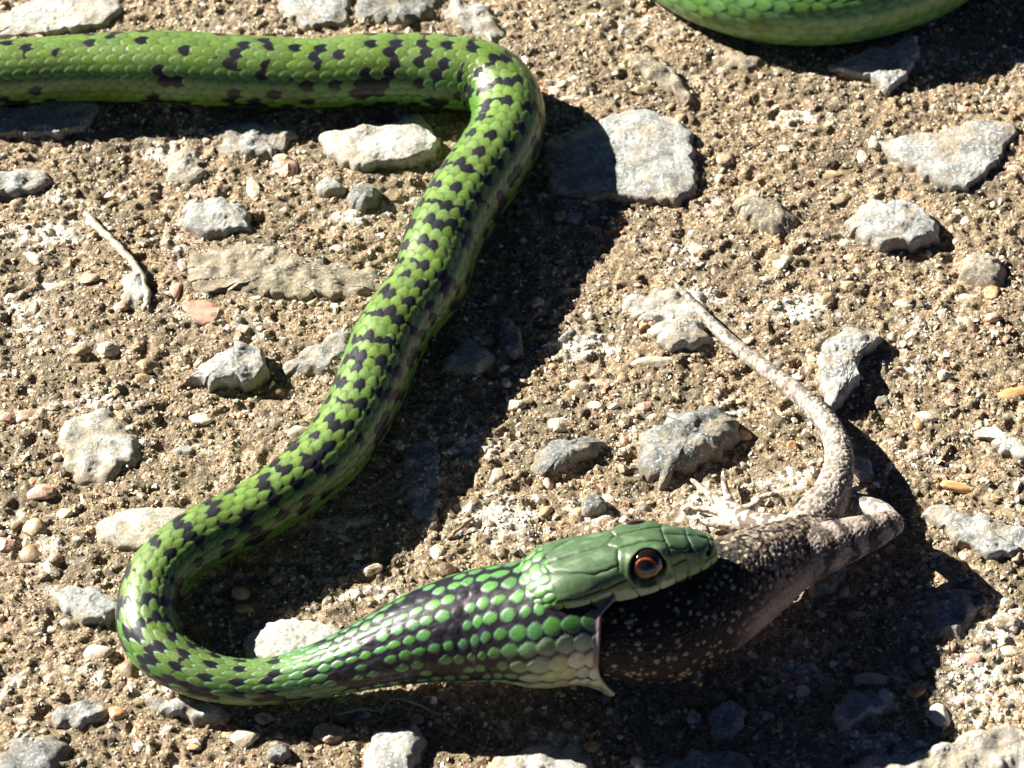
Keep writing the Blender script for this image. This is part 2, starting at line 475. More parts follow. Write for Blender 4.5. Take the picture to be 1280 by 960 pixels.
stone([(392,232),(410,221),(430,230),(424,242),(402,244)], 3.0, 's', 'tiny light grey stone left of the small dark one, near the snake\'s upper bend', seed=33)
stone([(0,20),(60,-4),(150,-20),(146,18),(120,34),(60,44),(-20,46),(-30,24)], 2.6, 'p', 'large pale flat stone behind the snake at the top left corner', seed=30)
stone([(345,-8),(440,-14),(432,30),(384,38),(352,16)], 3.0, 's', 'grey slab behind the top stretch of the snake at the top edge', seed=31)
stone([(-20,140),(60,128),(132,124),(112,158),(60,170),(-20,168)], 3.0, 's', 'bluish grey stone shaded under the snake at the left edge', seed=34)
stone([(1020,706),(1062,700),(1048,734),(1014,746),(1004,732)], 3.6, 'b', 'small stone catching sun under the lizard\'s stretched hind leg', seed=40, rough=1.4)
stone([(1052,578),(1080,570),(1096,590),(1070,606)], 3.2, 's', 'small bluish stone in the shadow of the lizard\'s tail base', seed=41)
stone([(326,940),(354,929),(376,938),(362,950),(332,950)], 3.0, 'd', 'small grey stone below the snake\'s lower bend at the bottom edge', seed=43, rounded=0.5)
stone([(1150,642),(1166,632),(1222,646),(1290,662),(1290,688),(1250,692),(1200,680)], 3.0, 's', 'light grey ridged stone at the right edge beside the lizard\'s shadow', seed=35, rough=1.3)
stone([(1216,538),(1238,531),(1262,548),(1310,574),(1310,592),(1266,570),(1240,556)], 3.0, 'p', 'narrow pale ridge of stone at the right edge', seed=36)
stone([(888,882),(912,870),(932,884),(930,908),(904,928),(886,922)], 2.6, 's', 'dim grey stone in the deep shadow under the lizard at the bottom', seed=37)
# stones set flush in the ground: parts of the ground
stone([(222,345),(248,312),(300,303),(380,318),(450,335),(488,345),(472,365),(400,372),(300,366),(240,362)], 2.0, 'b', name=B, seed=10, rough=1.4)
stone([(70,542),(100,512),(136,503),(156,525),(178,555),(170,575),(130,605),(92,600),(74,570)], 1.8, 'p', name=B, seed=12)
stone([(148,342),(178,335),(186,362),(182,384),(152,380)], 1.8, 'p', name=B, seed=15)
stone([(60,888),(108,872),(136,875),(146,886),(112,908),(66,906)], 2.3, 's', name=B, seed=16)
stone([(350,458),(398,425),(444,408),(440,440),(410,465),(370,469)], 1.6, 's', name=B, seed=19)
stone([(780,372),(820,358),(888,365),(896,394),(850,408),(800,400),(774,390)], 1.6, 'p', name=B, seed=27)
stone([(-20,212),(50,209),(68,225),(42,240),(-20,247)], 2.2, 's', name=B, seed=38)
stone([(262,168),(300,149),(358,155),(376,170),(332,198),(282,196)], 1.8, 's', name=B, seed=39, rough=1.5)
stone([(196,196),(240,178),(262,200),(252,226),(210,230)], 1.5, 'p', name=B, seed=42, rough=1.4)
stone([(608,954),(660,932),(736,930),(748,985),(600,990)], 2.2, 'p', name=B, seed=44)
stone([(770,985),(850,942),(920,936),(950,956),(940,990)], 2.0, 's', name=B, seed=45)
stone([(1070,948),(1150,938),(1250,900),(1300,918),(1300,990),(1070,990)], 1.8, 'p', name=B, seed=46)
stone([(170,866),(236,876),(292,890),(284,906),(228,896),(180,882)], 2.2, 's', name=B, seed=47)
stone([(780,62),(830,74),(872,120),(868,136),(822,104),(784,78)], 2.4, 'b', name=B, seed=48)
stone([(560,-10),(608,4),(636,40),(628,60),(590,40),(556,20)], 2.2, 's', name=B, seed=49)
stone([(900,60),(960,70),(950,92),(905,88)], 1.4, 'b', name=B, seed=50)
stone([(440,-14),(560,-16),(548,18),(500,30),(446,24)], 2.4, 'd', name=B, seed=51)
stone([(500,560),(548,530),(556,600),(540,660),(506,640)], 1.4, 's', name=B, seed=52, rough=1.5)
stone([(1150,760),(1200,730),(1226,768),(1200,800),(1160,794)], 1.6, 's', name=B, seed=53, rough=1.5)
stone([(0,930),(40,915),(90,930),(70,970),(0,975)], 2.0, 'd', name=B, seed=54)

# ------------------------------------------------------------------ pebbles set in the ground
def ico(sub):
    t = (1 + 5**0.5) / 2
    v = [(-1,t,0),(1,t,0),(-1,-t,0),(1,-t,0),(0,-1,t),(0,1,t),(0,-1,-t),(0,1,-t),(t,0,-1),(t,0,1),(-t,0,-1),(-t,0,1)]
    f = [(0,11,5),(0,5,1),(0,1,7),(0,7,10),(0,10,11),(1,5,9),(5,11,4),(11,10,2),(10,7,6),(7,1,8),(3,9,4),(3,4,2),(3,2,6),(3,6,8),(3,8,9),(4,9,5),(2,4,11),(6,2,10),(8,6,7),(9,8,1)]
    v = [np.array(a, float) / np.linalg.norm(a) for a in v]
    for _ in range(sub):
        cache = {}; nf = []
        def mid(a, b):
            k = (min(a, b), max(a, b))
            if k not in cache:
                q = v[a] + v[b]; v.append(q / np.linalg.norm(q)); cache[k] = len(v) - 1
            return cache[k]
        for a, b, c in f:
            x, y, z = mid(a, b), mid(b, c), mid(c, a)
            nf += [(a, x, z), (b, y, x), (c, z, y), (x, y, z)]
        f = nf
    return np.array(v), np.array(f)

def chip(vv, r_, planes=7, jag=0.12):
    d = np.ones(len(vv))
    for _ in range(planes):
        n = r_.normal(size=3); n /= np.linalg.norm(n)
        c = vv @ n
        lim = r_.uniform(0.62, 0.9)
        d = np.minimum(d, np.where(c > 1e-3, lim / np.maximum(c, 1e-3), 9))
    out = vv * d[:, None]
    out *= (1 + r_.normal(size=(len(vv), 1)) * jag * 0.3)
    return out * np.array([1.15, 0.9, 0.62])

iv2, if2 = ico(2); iv1, if1 = ico(1)
peb_meshes = []
for mi, m in enumerate(M_peb):
    row = []
    for k in range(4):
        r_ = np.random.default_rng(500 + mi * 10 + k)
        row.append(mesh_np('pebble', chip(iv2 if k < 4 else iv1, r_, 8, 0.06), if2, m, smooth=(k % 2 == 0)))
    peb_meshes.append(row)

def pebble(x, y, rx, ry, mi, rz=0.0, sink=0.56, k=None):
    """x, y, radii in mm"""
    o = link('pebble', peb_meshes[mi][random.randrange(4) if k is None else k], ground)
    zr = min(rx, ry)
    o.location = Vector((x * S, y * S, (float(ground_h(x, y)) + zr * (0.75 - 1.5 * sink)) * S))
    o.scale = (rx, ry, zr)
    o.rotation_euler = (random.uniform(-.3, .3), random.uniform(-.3, .3), rz)
    return o

n_peb = 0
peb_xy = []
# pebbles traced from the photograph: px, py, half-width, half-height (px), colour index, turn
for (px, py, a, b, mi, rz) in [
    (356,209,15,13,1,0.1),(352,196,10,7,0,0),(262,390,32,17,1,-0.1),(30,517,15,14,1,0),(52,615,17,12,1,0.2),(122,815,18,12,0,0.1),(163,836,16,13,2,-.5),
    (1268,490,28,10,4,0.4),(1202,606,32,9,4,0),(490,240,13,13,2,0),(560,712,13,11,5,0),(822,451,30,10,0,0.15),(702,530,18,13,0,0),(1040,214,20,9,2,0),
    (975,322,16,9,0,-.1),(975,332,9,8,0,0),(1143,863,13,9,4,0.2),(1092,848,24,9,1,0.15),(985,839,12,10,1,0),(1002,862,10,9,1,0),(411,916,18,14,1,0),(305,920,17,12,0,0.1),
    (1252,350,0,0,0,0),(1240,366,11,11,4,0),(1208,372,16,9,0,-.1),(375,540,14,10,0,0.2),(745,505,10,8,0,0),(640,505,16,9,0,.2),(590,655,0,0,0,0),(960,350,12,7,0,0),
    (945,175,10,8,2,0),(520,900,10,8,1,0),(865,200,8,8,4,0),(906,196,10,9,0,0),(1012,130,10,8,1,0),(1050,90,9,7,1,0),(676,116,9,8,4,0),(700,268,12,9,1,0),(716,270,14,11,3,0),
    (440,705,10,8,0,0),(463,712,14,8,0,0.2),(300,740,12,9,4,0.1),(306,760,12,7,2,0),(442,742,10,8,0,0),(545,690,10,12,0,0),(45,660,16,15,2,0),(80,640,10,8,0,0),(150,360,10,8,2,0),
    (110,350,14,9,2,0),(150,385,9,8,1,0),(135,437,14,10,0,.2),(185,455,14,12,2,0),(175,470,12,12,2,0),(250,520,16,10,0,0),(226,692,0,0,0,0),(195,720,12,10,0,0),(10,520,10,8,1,0),
    (70,355,18,9,0,-.1),(100,440,12,8,2,0),(35,485,12,8,0,0),(230,560,12,9,3,0),(212,690,8,7,0,0),(160,770,10,8,2,0),(70,700,9,8,1,0),(40,690,16,14,2,0),(85,780,10,8,0,0),
    (145,890,12,10,4,0),(30,850,12,8,0,0),(20,930,10,8,3,0),(30,900,14,7,0,0),(240,930,10,7,2,0),(330,895,11,8,0,0),(740,935,10,7,4,0),(712,931,8,6,0,0),(1230,870,10,9,1,0),(1240,905,8,7,2,0),
    (1258,775,16,12,0,0),(1215,820,12,8,1,0),(1265,810,14,9,0,0),(1130,778,14,11,3,0),(1070,765,12,8,1,0),(1230,690,0,0,0,0),(1160,520,14,8,0,0),(1150,530,8,8,4,0),(1100,500,9,8,3,0),
    (1240,400,10,8,1,0),(1130,380,12,7,0,0),(1060,360,9,7,2,0),(1180,470,9,7,0,0),(885,620,0,0,0,0),(930,540,10,8,4,0),(600,300,0,0,0,0),(780,470,9,7,2,0),(725,480,12,8,0,0),(690,455,10,7,2,0)]:
    if a == 0: continue
    p = at(px, py, 0.5); k = mpp(p)
    pebble(p[0], p[1], a * k, b * k / 0.8, mi, rz, k=random.choice([0, 2, 1, 3])); peb_xy.append((p[0], p[1], a * k)); n_peb += 1

# ------------------------------------------------------------------ snake centreline (photo px, px, centre height mm, half-width px)
PHI = math.radians(40)
a_ = math.radians(15.5)
HF = CR * math.cos(a_) + CV * math.sin(a_)
HW = -CR * math.sin(a_) + CV * math.cos(a_)
HU = HW * math.cos(PHI) + CB * math.sin(PHI)     # head up
HN = CB * math.cos(PHI) - HW * math.sin(PHI)     # head's near side
EYE = at(810, 711, 31.0)
EL = np.array([0.0, 5.5, 0.3])                     # eye centre in head coordinates (x forward, y near side, z up)
H0 = EYE - (HF * EL[0] + HN * EL[1] + HU * EL[2])
def HL(x, y, z):
    x = np.asarray(x, float)[..., None]; y = np.asarray(y, float)[..., None]; z = np.asarray(z, float)[..., None]
    return H0 + HF * x + HN * y + HU * z

ctrl = []
for (x, z, r) in ((-6.0, -15.6, 15.2), (-9.5, -13.8, 13.8), (-13.5, -12.0, 12.8), (-18, -10.9, 12.5), (-22.5, -10.8, 12.2)):
    ctrl.append((*HL(x, 0, z), r))
for (px, py, z, w) in [
    (640,779,15.5,75),(600,782,14.6,71),(560,789,14.0,65),(520,799,13.0,57),(480,812,11.6,48),(440,826,9.8,40),(400,838,8.0,34),(350,850,6.6,29),(300,853,6.2,28),
    (252,844,6.4,30),(213,824,6.8,33),(188,797,7.0,37),(184,765,7.0,39),(192,730,7.0,38),(214,700,7.0,38.5),(250,674,7.0,39),(318,640,7.2,39),(370,605,7.2,40),(413,568,7.4,42),
    (440,530,7.5,43),(460,490,7.6,44),(486,425,7.6,45),(508,390,7.6,45),(536,355,7.6,46),(552,305,7.7,48),(580,252,7.7,48),(612,205,7.7,48),(634,162,7.7,46),(632,122,7.7,44),(605,97,7.6,45),
    (560,90,7.4,46),(515,87,7.2,45),(450,88,7.0,45),(400,92,6.8,43),(300,89,7.0,44.5),(200,84,7.2,45.5),(100,85,7.0,41),(0,91,7.0,40.5),(-90,92,7.0,41),
    (-220,60,7.0,42),(-300,-40,7.2,43),(-290,-190,7.4,44),(-180,-330,7.6,46),(20,-420,7.8,47),(300,-430,8.0,49),(560,-340,8.2,51),(690,-210,8.2,52),(770,-110,8.2,52),(862,-32,8.2,51),
    (940,0,8.2,50),(1020,9,8.0,49),(1100,-2,8.0,48),(1180,-34,7.6,46),(1290,-110,6.5,40),(1420,-240,5,30),(1580,-330,3.5,20),(1760,-360,2.0,11),(1900,-340,1.0,4)]:
    p = at(px, py, z); ctrl.append((*p, w * mpp(p)))
D = cr_spline(np.array(ctrl), 16)
seg = np.linalg.norm(np.diff(D[:, :3], axis=0), axis=1)
arc = np.concatenate([[0], np.cumsum(seg)])
# smooth a little by arclength
tt = np.arange(0, arc[-1], 0.5)
DD = np.stack([np.interp(tt, arc, D[:, k]) for k in range(4)], -1)
ker = np.hanning(23); ker /= ker.sum()
pad = 11
DP = np.vstack([DD[:1] - (DD[1:2] - DD[:1]) * np.arange(pad, 0, -1)[:, None], DD, DD[-1:] + (DD[-1:] - DD[-2:-1]) * np.arange(1, pad + 1)[:, None]])
DP[:pad, 3] = DD[0, 3]; DP[-pad:, 3] = DD[-1, 3]
DD = np.stack([np.convolve(DP[:, k], ker, 'valid') for k in range(4)], -1)
LEN = tt[-1]
TT = np.gradient(DD[:, :3], tt, axis=0); TT /= np.linalg.norm(TT, axis=1)[:, None]
def cl(s):
    """centre, tangent, radius at arclength s (any shape)"""
    s = np.asarray(s, float); f = lambda a: np.interp(s, tt, a)
    c = np.stack([f(DD[:, k]) for k in range(3)], -1)
    t = np.stack([f(TT[:, k]) for k in range(3)], -1)
    t /= np.linalg.norm(t, axis=-1, keepdims=True)
    return c, t, f(DD[:, 3])
SNAKE_XY = DD[:, :2]; SNAKE_R = DD[:, 3]
# where the body leaves the frame at the left
vis_end = tt[np.argmin(np.abs(DD[:, 0] - at(-60, 92, 7)[0]) + np.abs(DD[:, 1] - at(-60, 92, 7)[1]))]
i2 = np.argmin(np.hypot(DD[:, 0] - at(760, -120, 8)[0], DD[:, 1] - at(760, -120, 8)[1])); vis2 = tt[i2]
i3 = np.argmin(np.hypot(DD[:, 0] - at(1290, -110, 6)[0], DD[:, 1] - at(1290, -110, 6)[1])); vis3 = tt[i3]

NV = 224
U0 = 14.0
us = [-4.0, -3.0, -2.0, -1.2, -0.5]
u = 0.0
while u < LEN:
    us.append(u)
    u += 0.29 if (u < vis_end or vis2 < u < vis3) else 1.5
us = np.array(us)
vv = (np.arange(NV) / NV * 2 - 1) * math.pi
U, Vg = np.meshgrid(us, vv, indexing='ij')
av = np.abs(Vg)
rim = 8.0 - 6.6 * np.exp(-((av - 2.38) / 0.44)**2) - 2.2 * sstep(2.3, 3.1, av) + 0.06 * np.sin(Vg * 7)
rim = rim + (6.0 - 8.0) * sstep(0.85, 0.55, av)
Sp = np.where(U < U0, rim + (U0 - rim) * np.clip(U, 0, None) / U0, U)
Sp = np.where(U < 0, rim + (-U) * 1.2, Sp)
C, T, R = cl(Sp)
up = np.array([0, 0, 1.0])
wh = sstep(30, 16, Sp)[..., None]
upv = up * (1 - wh) + HU * wh
Sd = np.cross(upv, T); Sd /= np.linalg.norm(Sd, axis=-1, keepdims=True)
Nn = np.cross(T, Sd)

# scale lattice
DV = 2 * 2.5 / 17.0
bul = sstep(66, 50, Sp)
creamz = np.maximum(sstep(24, 15, Sp) * sstep(0.6, 1.1, av), sstep(32, 16, Sp) * sstep(1.7, 2.15, av))                                   # 1 where the neck is stretched
Lcell = 2.75 - 0.10 * sstep(70, 45, tt) + 0.7 * sstep(vis_end, vis_end + 60, tt)
phase_t = np.concatenate([[0], np.cumsum(0.5 / Lcell[:-1])])
PH = np.interp(Sp, tt, phase_t)
skew = 0.0
Q = Vg / DV
qr = np.round(Q)
gap = np.clip(bul * (1 - 0.55 * creamz), 0, 1)
A = 0.74 - 0.29 * gap; Bq = 0.66 - 0.29 * gap
sec = np.zeros(U.shape); best = np.full(U.shape, -1.0); ci = np.zeros(U.shape, int); cj = np.zeros(U.shape, int); be = np.full(U.shape, 9.0); bp = np.zeros(U.shape)
for dj in (-1, 0, 1):
    j = qr + dj
    ok = np.abs(j) <= 8
    off = np.where(j.astype(int) % 2 == 0, 0.0, 0.5)
    lq = Q - j
    i0 = np.round(PH - off)
    for di in (-1, 0, 1):
        i = i0 + di
        jx = (hash01(i, j, 5) - 0.5) * 0.12; jy = (hash01(i, j, 6) - 0.5) * 0.10
        p = PH - off - i + jx; q2 = lq + jy
        sz_ = 1 + gap * (hash01(i, j, 7) - 0.5) * 0.36
        wdt = Bq * sz_ * (1 - 0.30 * np.clip(p / A, 0, 1) - 0.12 * gap * np.clip(-p / A, 0, 1))
        Az = A * (1 + gap * (hash01(i, j, 8) - 0.5) * 0.30)
        e = (p / Az)**2 + (q2 / wdt)**2
        hh = (0.30 + 0.70 * (0.5 + 0.5 * p / A)) * (1 - 0.45 * (q2 / wdt)**2)
        hd = 0.62 * np.clip(1 - e, 0, 1)**0.35 * (0.85 + 0.2 * p / A)
        hh = hh * (1 - gap) + hd * gap
        hh = hh * np.clip((1 - e) * 6, 0, 1)
        sel = ok & (e < 1) & (hh > best)
        sec = np.where(sel, np.maximum(best, 0), np.where(ok & (e < 1), np.maximum(sec, hh), sec))
        best = np.where(sel, hh, best); ci = np.where(sel, i, ci); cj = np.where(sel, j, cj)
        be = np.where(sel, e, be); bp = np.where(sel, p / A, bp)
on = best >= 0
ventral = av > 8.45 * DV
vp = PH - np.floor(PH)
best = np.where(on, best, 0.0)
H = best * (0.25 + 0.0 * gap)
keel = np.exp(-(((Q - np.round(Q)) / 0.12)**2)) * 0.0
H = np.where(ventral & ~on, 0.12 * vp, H)
# fine wrinkles on the stretched skin between scales
H += np.where(~on & ~ventral, 0.05 * perlin(PH * 2.2, Q * 5, 31) * gap, 0)
# flatten where the belly bears on the ground
lateral = 1.0
rz = np.cos(Vg); ry = np.sin(Vg)
rr = R + H + 0.35 * np.exp(-((U - 0.7) / 0.6)**2) * (U >= 0)
off = (Nn * (rz * np.where(rz < 0, 0.94, 1.0))[..., None] + Sd * (ry * lateral)[..., None]) * rr[..., None]
curl = np.where(U < 0, 1 - 0.045 * np.clip(-U, 0, 4) - 0.02, 1.0)
thin = np.where((U >= 0) & (U < 1.0), 1 - 0.02 * (1 - U), 1.0)
Pb = C + off * (curl * thin)[..., None]

# colours ---------------------------------------------------------------
cs = (ci + np.where(cj % 2 == 0, 0.0, 0.5))                      # cell centre in phase units
s_c = np.interp(cs, phase_t, tt)
s_use = np.where(on, s_c, Sp)
v_c = np.where(on, cj * DV, Vg)
h1 = hash01(ci, cj, 1); h2 = hash01(ci, cj, 2)
spotty = 1 - sstep(vis_end - 75, vis_end - 20, s_use) * 0.55
spotty = np.where(s_use > vis_end + 30, 0, spotty)
r_ = np.random.default_rng(12)
blk = np.zeros(U.shape, bool)
s_m = 0.78 * s_use + 0.22 * Sp; v_m = 0.75 * v_c + 0.25 * Vg
s0 = 60.0
bands = []
while s0 < vis_end + 25:
    bands.append((s0, r_.uniform(0.55, 1.15), r_.uniform(-0.1, 0.45) * (1 if s0 < vis_end - 90 else -0.6), r_.uniform(0.95, 1.45), r_.uniform(-0.1, 0.6)))
    s0 += r_.uniform(4.6, 6.8)
for (sb, wd, v0, ext, sk) in bands:
    d = np.abs(s_m - (sb + sk * v_m + 0.5 * np.abs(v_m) + 0.8 * perlin(v_m * 2.2, sb, 44)))
    k = np.clip(1 - (sb - (vis_end - 90)) / 130, 0.4, 1)
    blk |= (d < (0.45 + 0.45 * wd) * (0.6 + 0.4 * k)) & (np.abs(v_m - v0) < ext * k) & (h1 < np.where(k < 0.999, 0.46, 0.94))
lat = (np.abs(v_c) > 0.95) & (np.abs(v_c) < 2.6) & (h2 < 0.27 * spotty) & (s_use > 55)
blk |= lat & on
blk |= on & (h2 > 0.965) & (np.abs(v_c) < 1.2) & (s_use > 60) & (s_use < vis_end - 60)
blk &= (s_use < vis_end + 25)
# stretched neck: dark skin, mostly green scales, some black ones
neck = sstep(68, 56, s_use) > 0.5
nb = (perlin(s_use / 6.0, v_c * 1.5, 41) > 0.20) & (s_use > 24)
side_dark = (np.abs(v_c) > 1.05) & (np.abs(v_c) < 1.75) & (s_use > 22) & (s_use < 52) & (h1 < 0.55)
blk = np.where(neck, (nb & (h1 < 0.75)) | side_dark, blk)

def colr(*c): return np.array(c)
green_top = colr(0.125, 0.205, 0.040); green_side = colr(0.065, 0.165, 0.022); green_low = colr(0.18, 0.32, 0.025)
belly = colr(0.42, 0.50, 0.10)
lowf = sstep(1.5, 2.4, np.abs(v_c) + 0 * Vg)[..., None]; topf = sstep(1.3, 0.5, np.abs(v_c))[..., None]
col = green_side * (1 - lowf) + green_low * lowf
col = col * (1 - topf) + green_top * topf
col = np.where((ventral & ~on)[..., None], belly, col)
# rear body: plain, slightly deeper green
rear = sstep(vis_end, vis_end + 120, s_use)[..., None]
col = col * (1 - rear) + colr(0.12, 0.27, 0.06) * rear
# neck scales: saturated green, cream towards the throat
nk = sstep(70, 56, s_use)[..., None]
neck_green = colr(0.075, 0.225, 0.045) * (1 - h2[..., None] * 0.25) + colr(0.06, 0.10, 0.05) * h2[..., None] * 0.5
col = col * (1 - nk) + neck_green * nk
cream = colr(0.52, 0.55, 0.33)
cf = (sstep(22, 13, s_use + 0 * U) * sstep(0.9, 1.5, np.abs(v_c)) * 1.0)
cf = np.maximum(cf, sstep(34, 16, s_use) * sstep(1.7, 2.15, np.abs(v_c)))[..., None]
col = col * (1 - cf) + cream * cf
col = col * (0.80 + 0.38 * h1[..., None])
# dark skin along the scale seams; shadow painted on each scale's covered front
diff = np.clip(best - sec, 0, 9)
seam = np.exp(-(diff / 0.13)**2) * on * (1 - gap)
under_shade = sstep(0.05, -0.35, bp) * on * (1 - gap)
col = col * (1 - 0.62 * np.clip(seam, 0, 1) - 0.30 * under_shade * (1 - seam))[..., None]
col[..., 2] *= (0.8 + 0.6 * h2)
# pale bluish trailing rim of each scale on the front third
rimw = sstep(0.50, 0.95, be) * sstep(0.0, 0.5, bp + 0.15) * on
front = sstep(120, 60, s_use)
rimc = colr(0.14, 0.34, 0.30)
rk = (rimw * (0.12 + 0.62 * front) * (1 - cf[..., 0]))[..., None]
col = col * (1 - rk) + rimc * rk
skin = colr(0.022, 0.019, 0.028)
skinmix = skin * 0.7 + colr(0.03, 0.027, 0.038) * (np.clip(perlin(PH * 1.7, Q * 1.3, 33), 0, 1))[..., None]
notsc = (~on & ~ventral)
ek = np.where(notsc, 1.0, sstep(0.72, 1.0, be) * gap * on)[..., None] * (gap > 0.02)[..., None]
col = col * (1 - ek) + skinmix * ek
thr = (cf[..., 0] > 0.5) & notsc
col = np.where(thr[..., None], colr(0.05, 0.05, 0.045), col)
bk = colr(0.012, 0.012, 0.016)
col = np.where(blk[..., None] & (on | (gap < 0.02))[..., None], bk * (1 + 0.6 * h2[..., None]), col)
vcream = (ventral & ~on & (Sp < 40))
col = np.where(vcream[..., None], colr(0.50, 0.50, 0.34), col)
# thin pale lip of the lower jaw and purple-grey mouth lining
lipf = (sstep(2.6, 0.8, U) * (U >= 0) * sstep(1.45, 1.8, av))[..., None]
col = col * (1 - lipf) + colr(0.56, 0.54, 0.42) * lipf
memf = (sstep(3.2, 1.8, U) * (U >= 0) * sstep(1.75, 1.5, av))[..., None]
col = col * (1 - memf) + colr(0.17, 0.125, 0.14) * memf
col = np.where((U < 0)[..., None], colr(0.16, 0.12, 0.15), col)

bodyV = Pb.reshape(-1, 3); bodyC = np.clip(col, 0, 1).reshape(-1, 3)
bodyF = grid_faces(len(us), NV)

# ------------------------------------------------------------------ upper head (one closed surface grown out of the neck)
xs_k = np.array([-25, -21, -17, -12, -8, -4, 0, 3, 6, 8.5, 10.5, 12, 12.9, 13.3])
b_k = np.array([4.6, 6.6, 7.6, 7.3, 6.9, 6.5, 6.1, 5.6, 4.9, 4.3, 3.7, 2.9, 1.9, 0.25])
t_k = np.array([-1.6, 1.5, 3.0, 3.5, 3.6, 3.7, 3.6, 3.1, 1.8, 0.6, -0.5, -1.6, -2.5, -3.6])
l_k = np.array([-7.0, -5.2, -3.4, -3.6, -4.9, -5.9, -6.2, -6.1, -6.0, -6.0, -5.9, -5.7, -5.3, -4.3])
def smooth_i(x, xk, yk):
    P = cr_spline(np.stack([xk, yk], -1), 14); o = np.argsort(P[:, 0]); return np.interp(x, P[o, 0], P[o, 1])
tx = np.linspace(0, 1, 250)
hx = -25 + 38.3 * np.sin(tx * math.pi / 2)**0.92
hb = smooth_i(hx, xs_k, b_k); ht = smooth_i(hx, xs_k, t_k); hl_ = smooth_i(hx, xs_k, l_k)
hb = np.maximum(hb, 0.05)
NA = 288
an = np.arange(NA) / NA * 2 * math.pi
X = np.repeat(hx[:, None], NA, 1)
ca, sa = np.cos(an)[None], np.sin(an)[None]
zc = (hl_ + 0.42 * (ht - hl_))[:, None]
nU = 2.7
sy = np.sign(ca) * np.where(sa > 0, np.abs(ca)**(2 / nU), np.abs(ca)**(2 / 6.0))
# upper half rises to the crown, lower half drops to the lip and then closes flat under the palate
szu = np.abs(np.clip(sa, 0, 1))**(2 / 2.2); szl = np.abs(np.clip(-sa, 0, 1))**(2 / 5.0)
Y = hb[:, None] * sy * (1 + 0.03 * szl - 0.05 * szu)
Z = zc + (ht[:, None] - zc) * szu + (hl_[:, None] - zc) * szl
# brow ridges over the eyes and a shallow valley between them
brow = np.exp(-((X - 0.4) / 3.6)**2) * np.exp(-((np.abs(Y) - 4.3) / 1.3)**2) * (sa > 0)
Z += 0.75 * brow
Z -= 0.25 * np.exp(-((X - 0.0) / 5)**2) * np.exp(-(Y / 2.2)**2) * (sa > 0)
# snout hollow before the eye (canthus) and cheek bulge behind it
sidew = np.exp(-((Z + 2.0) / 1.6)**2)
Y -= np.sign(Y) * 0.55 * np.exp(-((X - 6.2) / 2.6)**2) * sidew
Y += np.sign(Y) * 0.50 * np.exp(-((X + 12) / 4.0)**2) * np.exp(-((Z + 1.0) / 2.2)**2)
# eye sockets
ER = 3.25
for sgn in (1, -1):
    d = np.sqrt((X - EL[0])**2 + (Z - EL[2])**2)
    m = (np.sign(Y) == sgn) & (np.abs(Y) > 2.5) & (sa < 0.93)
    Y += sgn * m * (0.38 * np.exp(-((d - 3.75) / 0.42)**2) - 1.0 * sstep(3.5, 2.7, d))
Pl = np.stack([X, Y, Z], -1)
nrm = np.cross(np.gradient(Pl, axis=0), np.gradient(Pl, axis=1)); nrm /= (np.linalg.norm(nrm, axis=-1, keepdims=True) + 1e-9)
if np.mean(nrm[100:150, NA // 4, 2]) < 0: nrm = -nrm

def dseg(px, py, a, b):
    a = np.array(a, float); b = np.array(b, float); ab = b - a
    t = np.clip(((px - a[0]) * ab[0] + (py - a[1]) * ab[1]) / (ab @ ab), 0, 1)
    return np.hypot(px - a[0] - t * ab[0], py - a[1] - t * ab[1])
top_lines = [  # (x, |y|) seen from above; mirrored
    [(-6.2, 0), (-17.5, 0)], [(4.2, 0), (12.8, 0)],
    [(4.2, 0), (4.4, 1.9), (0.5, 1.55), (-4.0, 1.75), (-6.2, 0)],
    [(4.4, 1.9), (4.7, 3.2), (3.6, 5.2)], [(-4.0, 1.75), (-4.6, 3.4), (-5.0, 5.3)],
    [(8.4, 0), (8.6, 2.2), (7.6, 4.3)], [(4.7, 3.2), (7.6, 3.6), (8.6, 2.9)], [(12.2, 0), (11.6, 2.6)],
    [(-4.9, 4.9), (-9.5, 5.3), (-13, 4.2), (-16.8, 2.4), (-17.5, 0)],
]
side_lines = [  # (x, z) on the flank
    [(-17.0, 0.4), (-11.3, -0.6), (-7.2, -1.1), (-3.4, -2.9), (2.5, -3.3), (6, -3.1), (9.8, -3.5), (13, -3.7)],
    [(-16.2, 0.3), (-16.6, -3.6)], [(-11.3, -0.6), (-11.4, -4.2)], [(-7.2, -1.1), (-7.0, -5.4)], [(-3.2, -2.9), (-2.6, -6.2)], [(1.2, -3.2), (1.4, -6.4)], [(4.4, -3.2), (4.2, -6.4)], [(6.6, -3.2), (6.6, -6.3)], [(9.0, -3.2), (9.2, -6.3)], [(11.4, -4.1), (11.4, -6.2)],
    [(-4.0, 1.8), (-9.2, 1.3), (-16.6, 1.6)], [(-9.2, 1.3), (-8.6, -1.0)], [(-13.4, 1.4), (-13.0, -0.9)], [(-4.2, -0.2), (-8.8, -0.4)], [(-9.0, -0.2), (-16, 0.2)],
    [(4.2, 2.4), (4.5, -4.1)], [(7.2, 0.8), (7.0, -4.1)], [(9.4, 0.0), (9.6, -4.1)], [(4.4, -1.5), (7.0, -1.7)],
]
dt = np.full(X.shape, 9.0); ds = np.full(X.shape, 9.0)
wob = 0.18 * perlin(X / 1.6, Z / 1.6 + Y / 3, 35)
for pl in top_lines:
    for a, b in zip(pl[:-1], pl[1:]): dt = np.minimum(dt, dseg(X + wob, np.abs(Y) + wob, a, b))
for pl in side_lines:
    for a, b in zip(pl[:-1], pl[1:]): ds = np.minimum(ds, dseg(X + wob, Z - wob, a, b))
isup = sstep(0.35, 0.6, nrm[..., 2]) * (Z > -3.5)
dl = np.where(isup > 0.5, dt, ds)
eye_d = np.sqrt((X - EL[0])**2 + (Z - EL[2])**2)
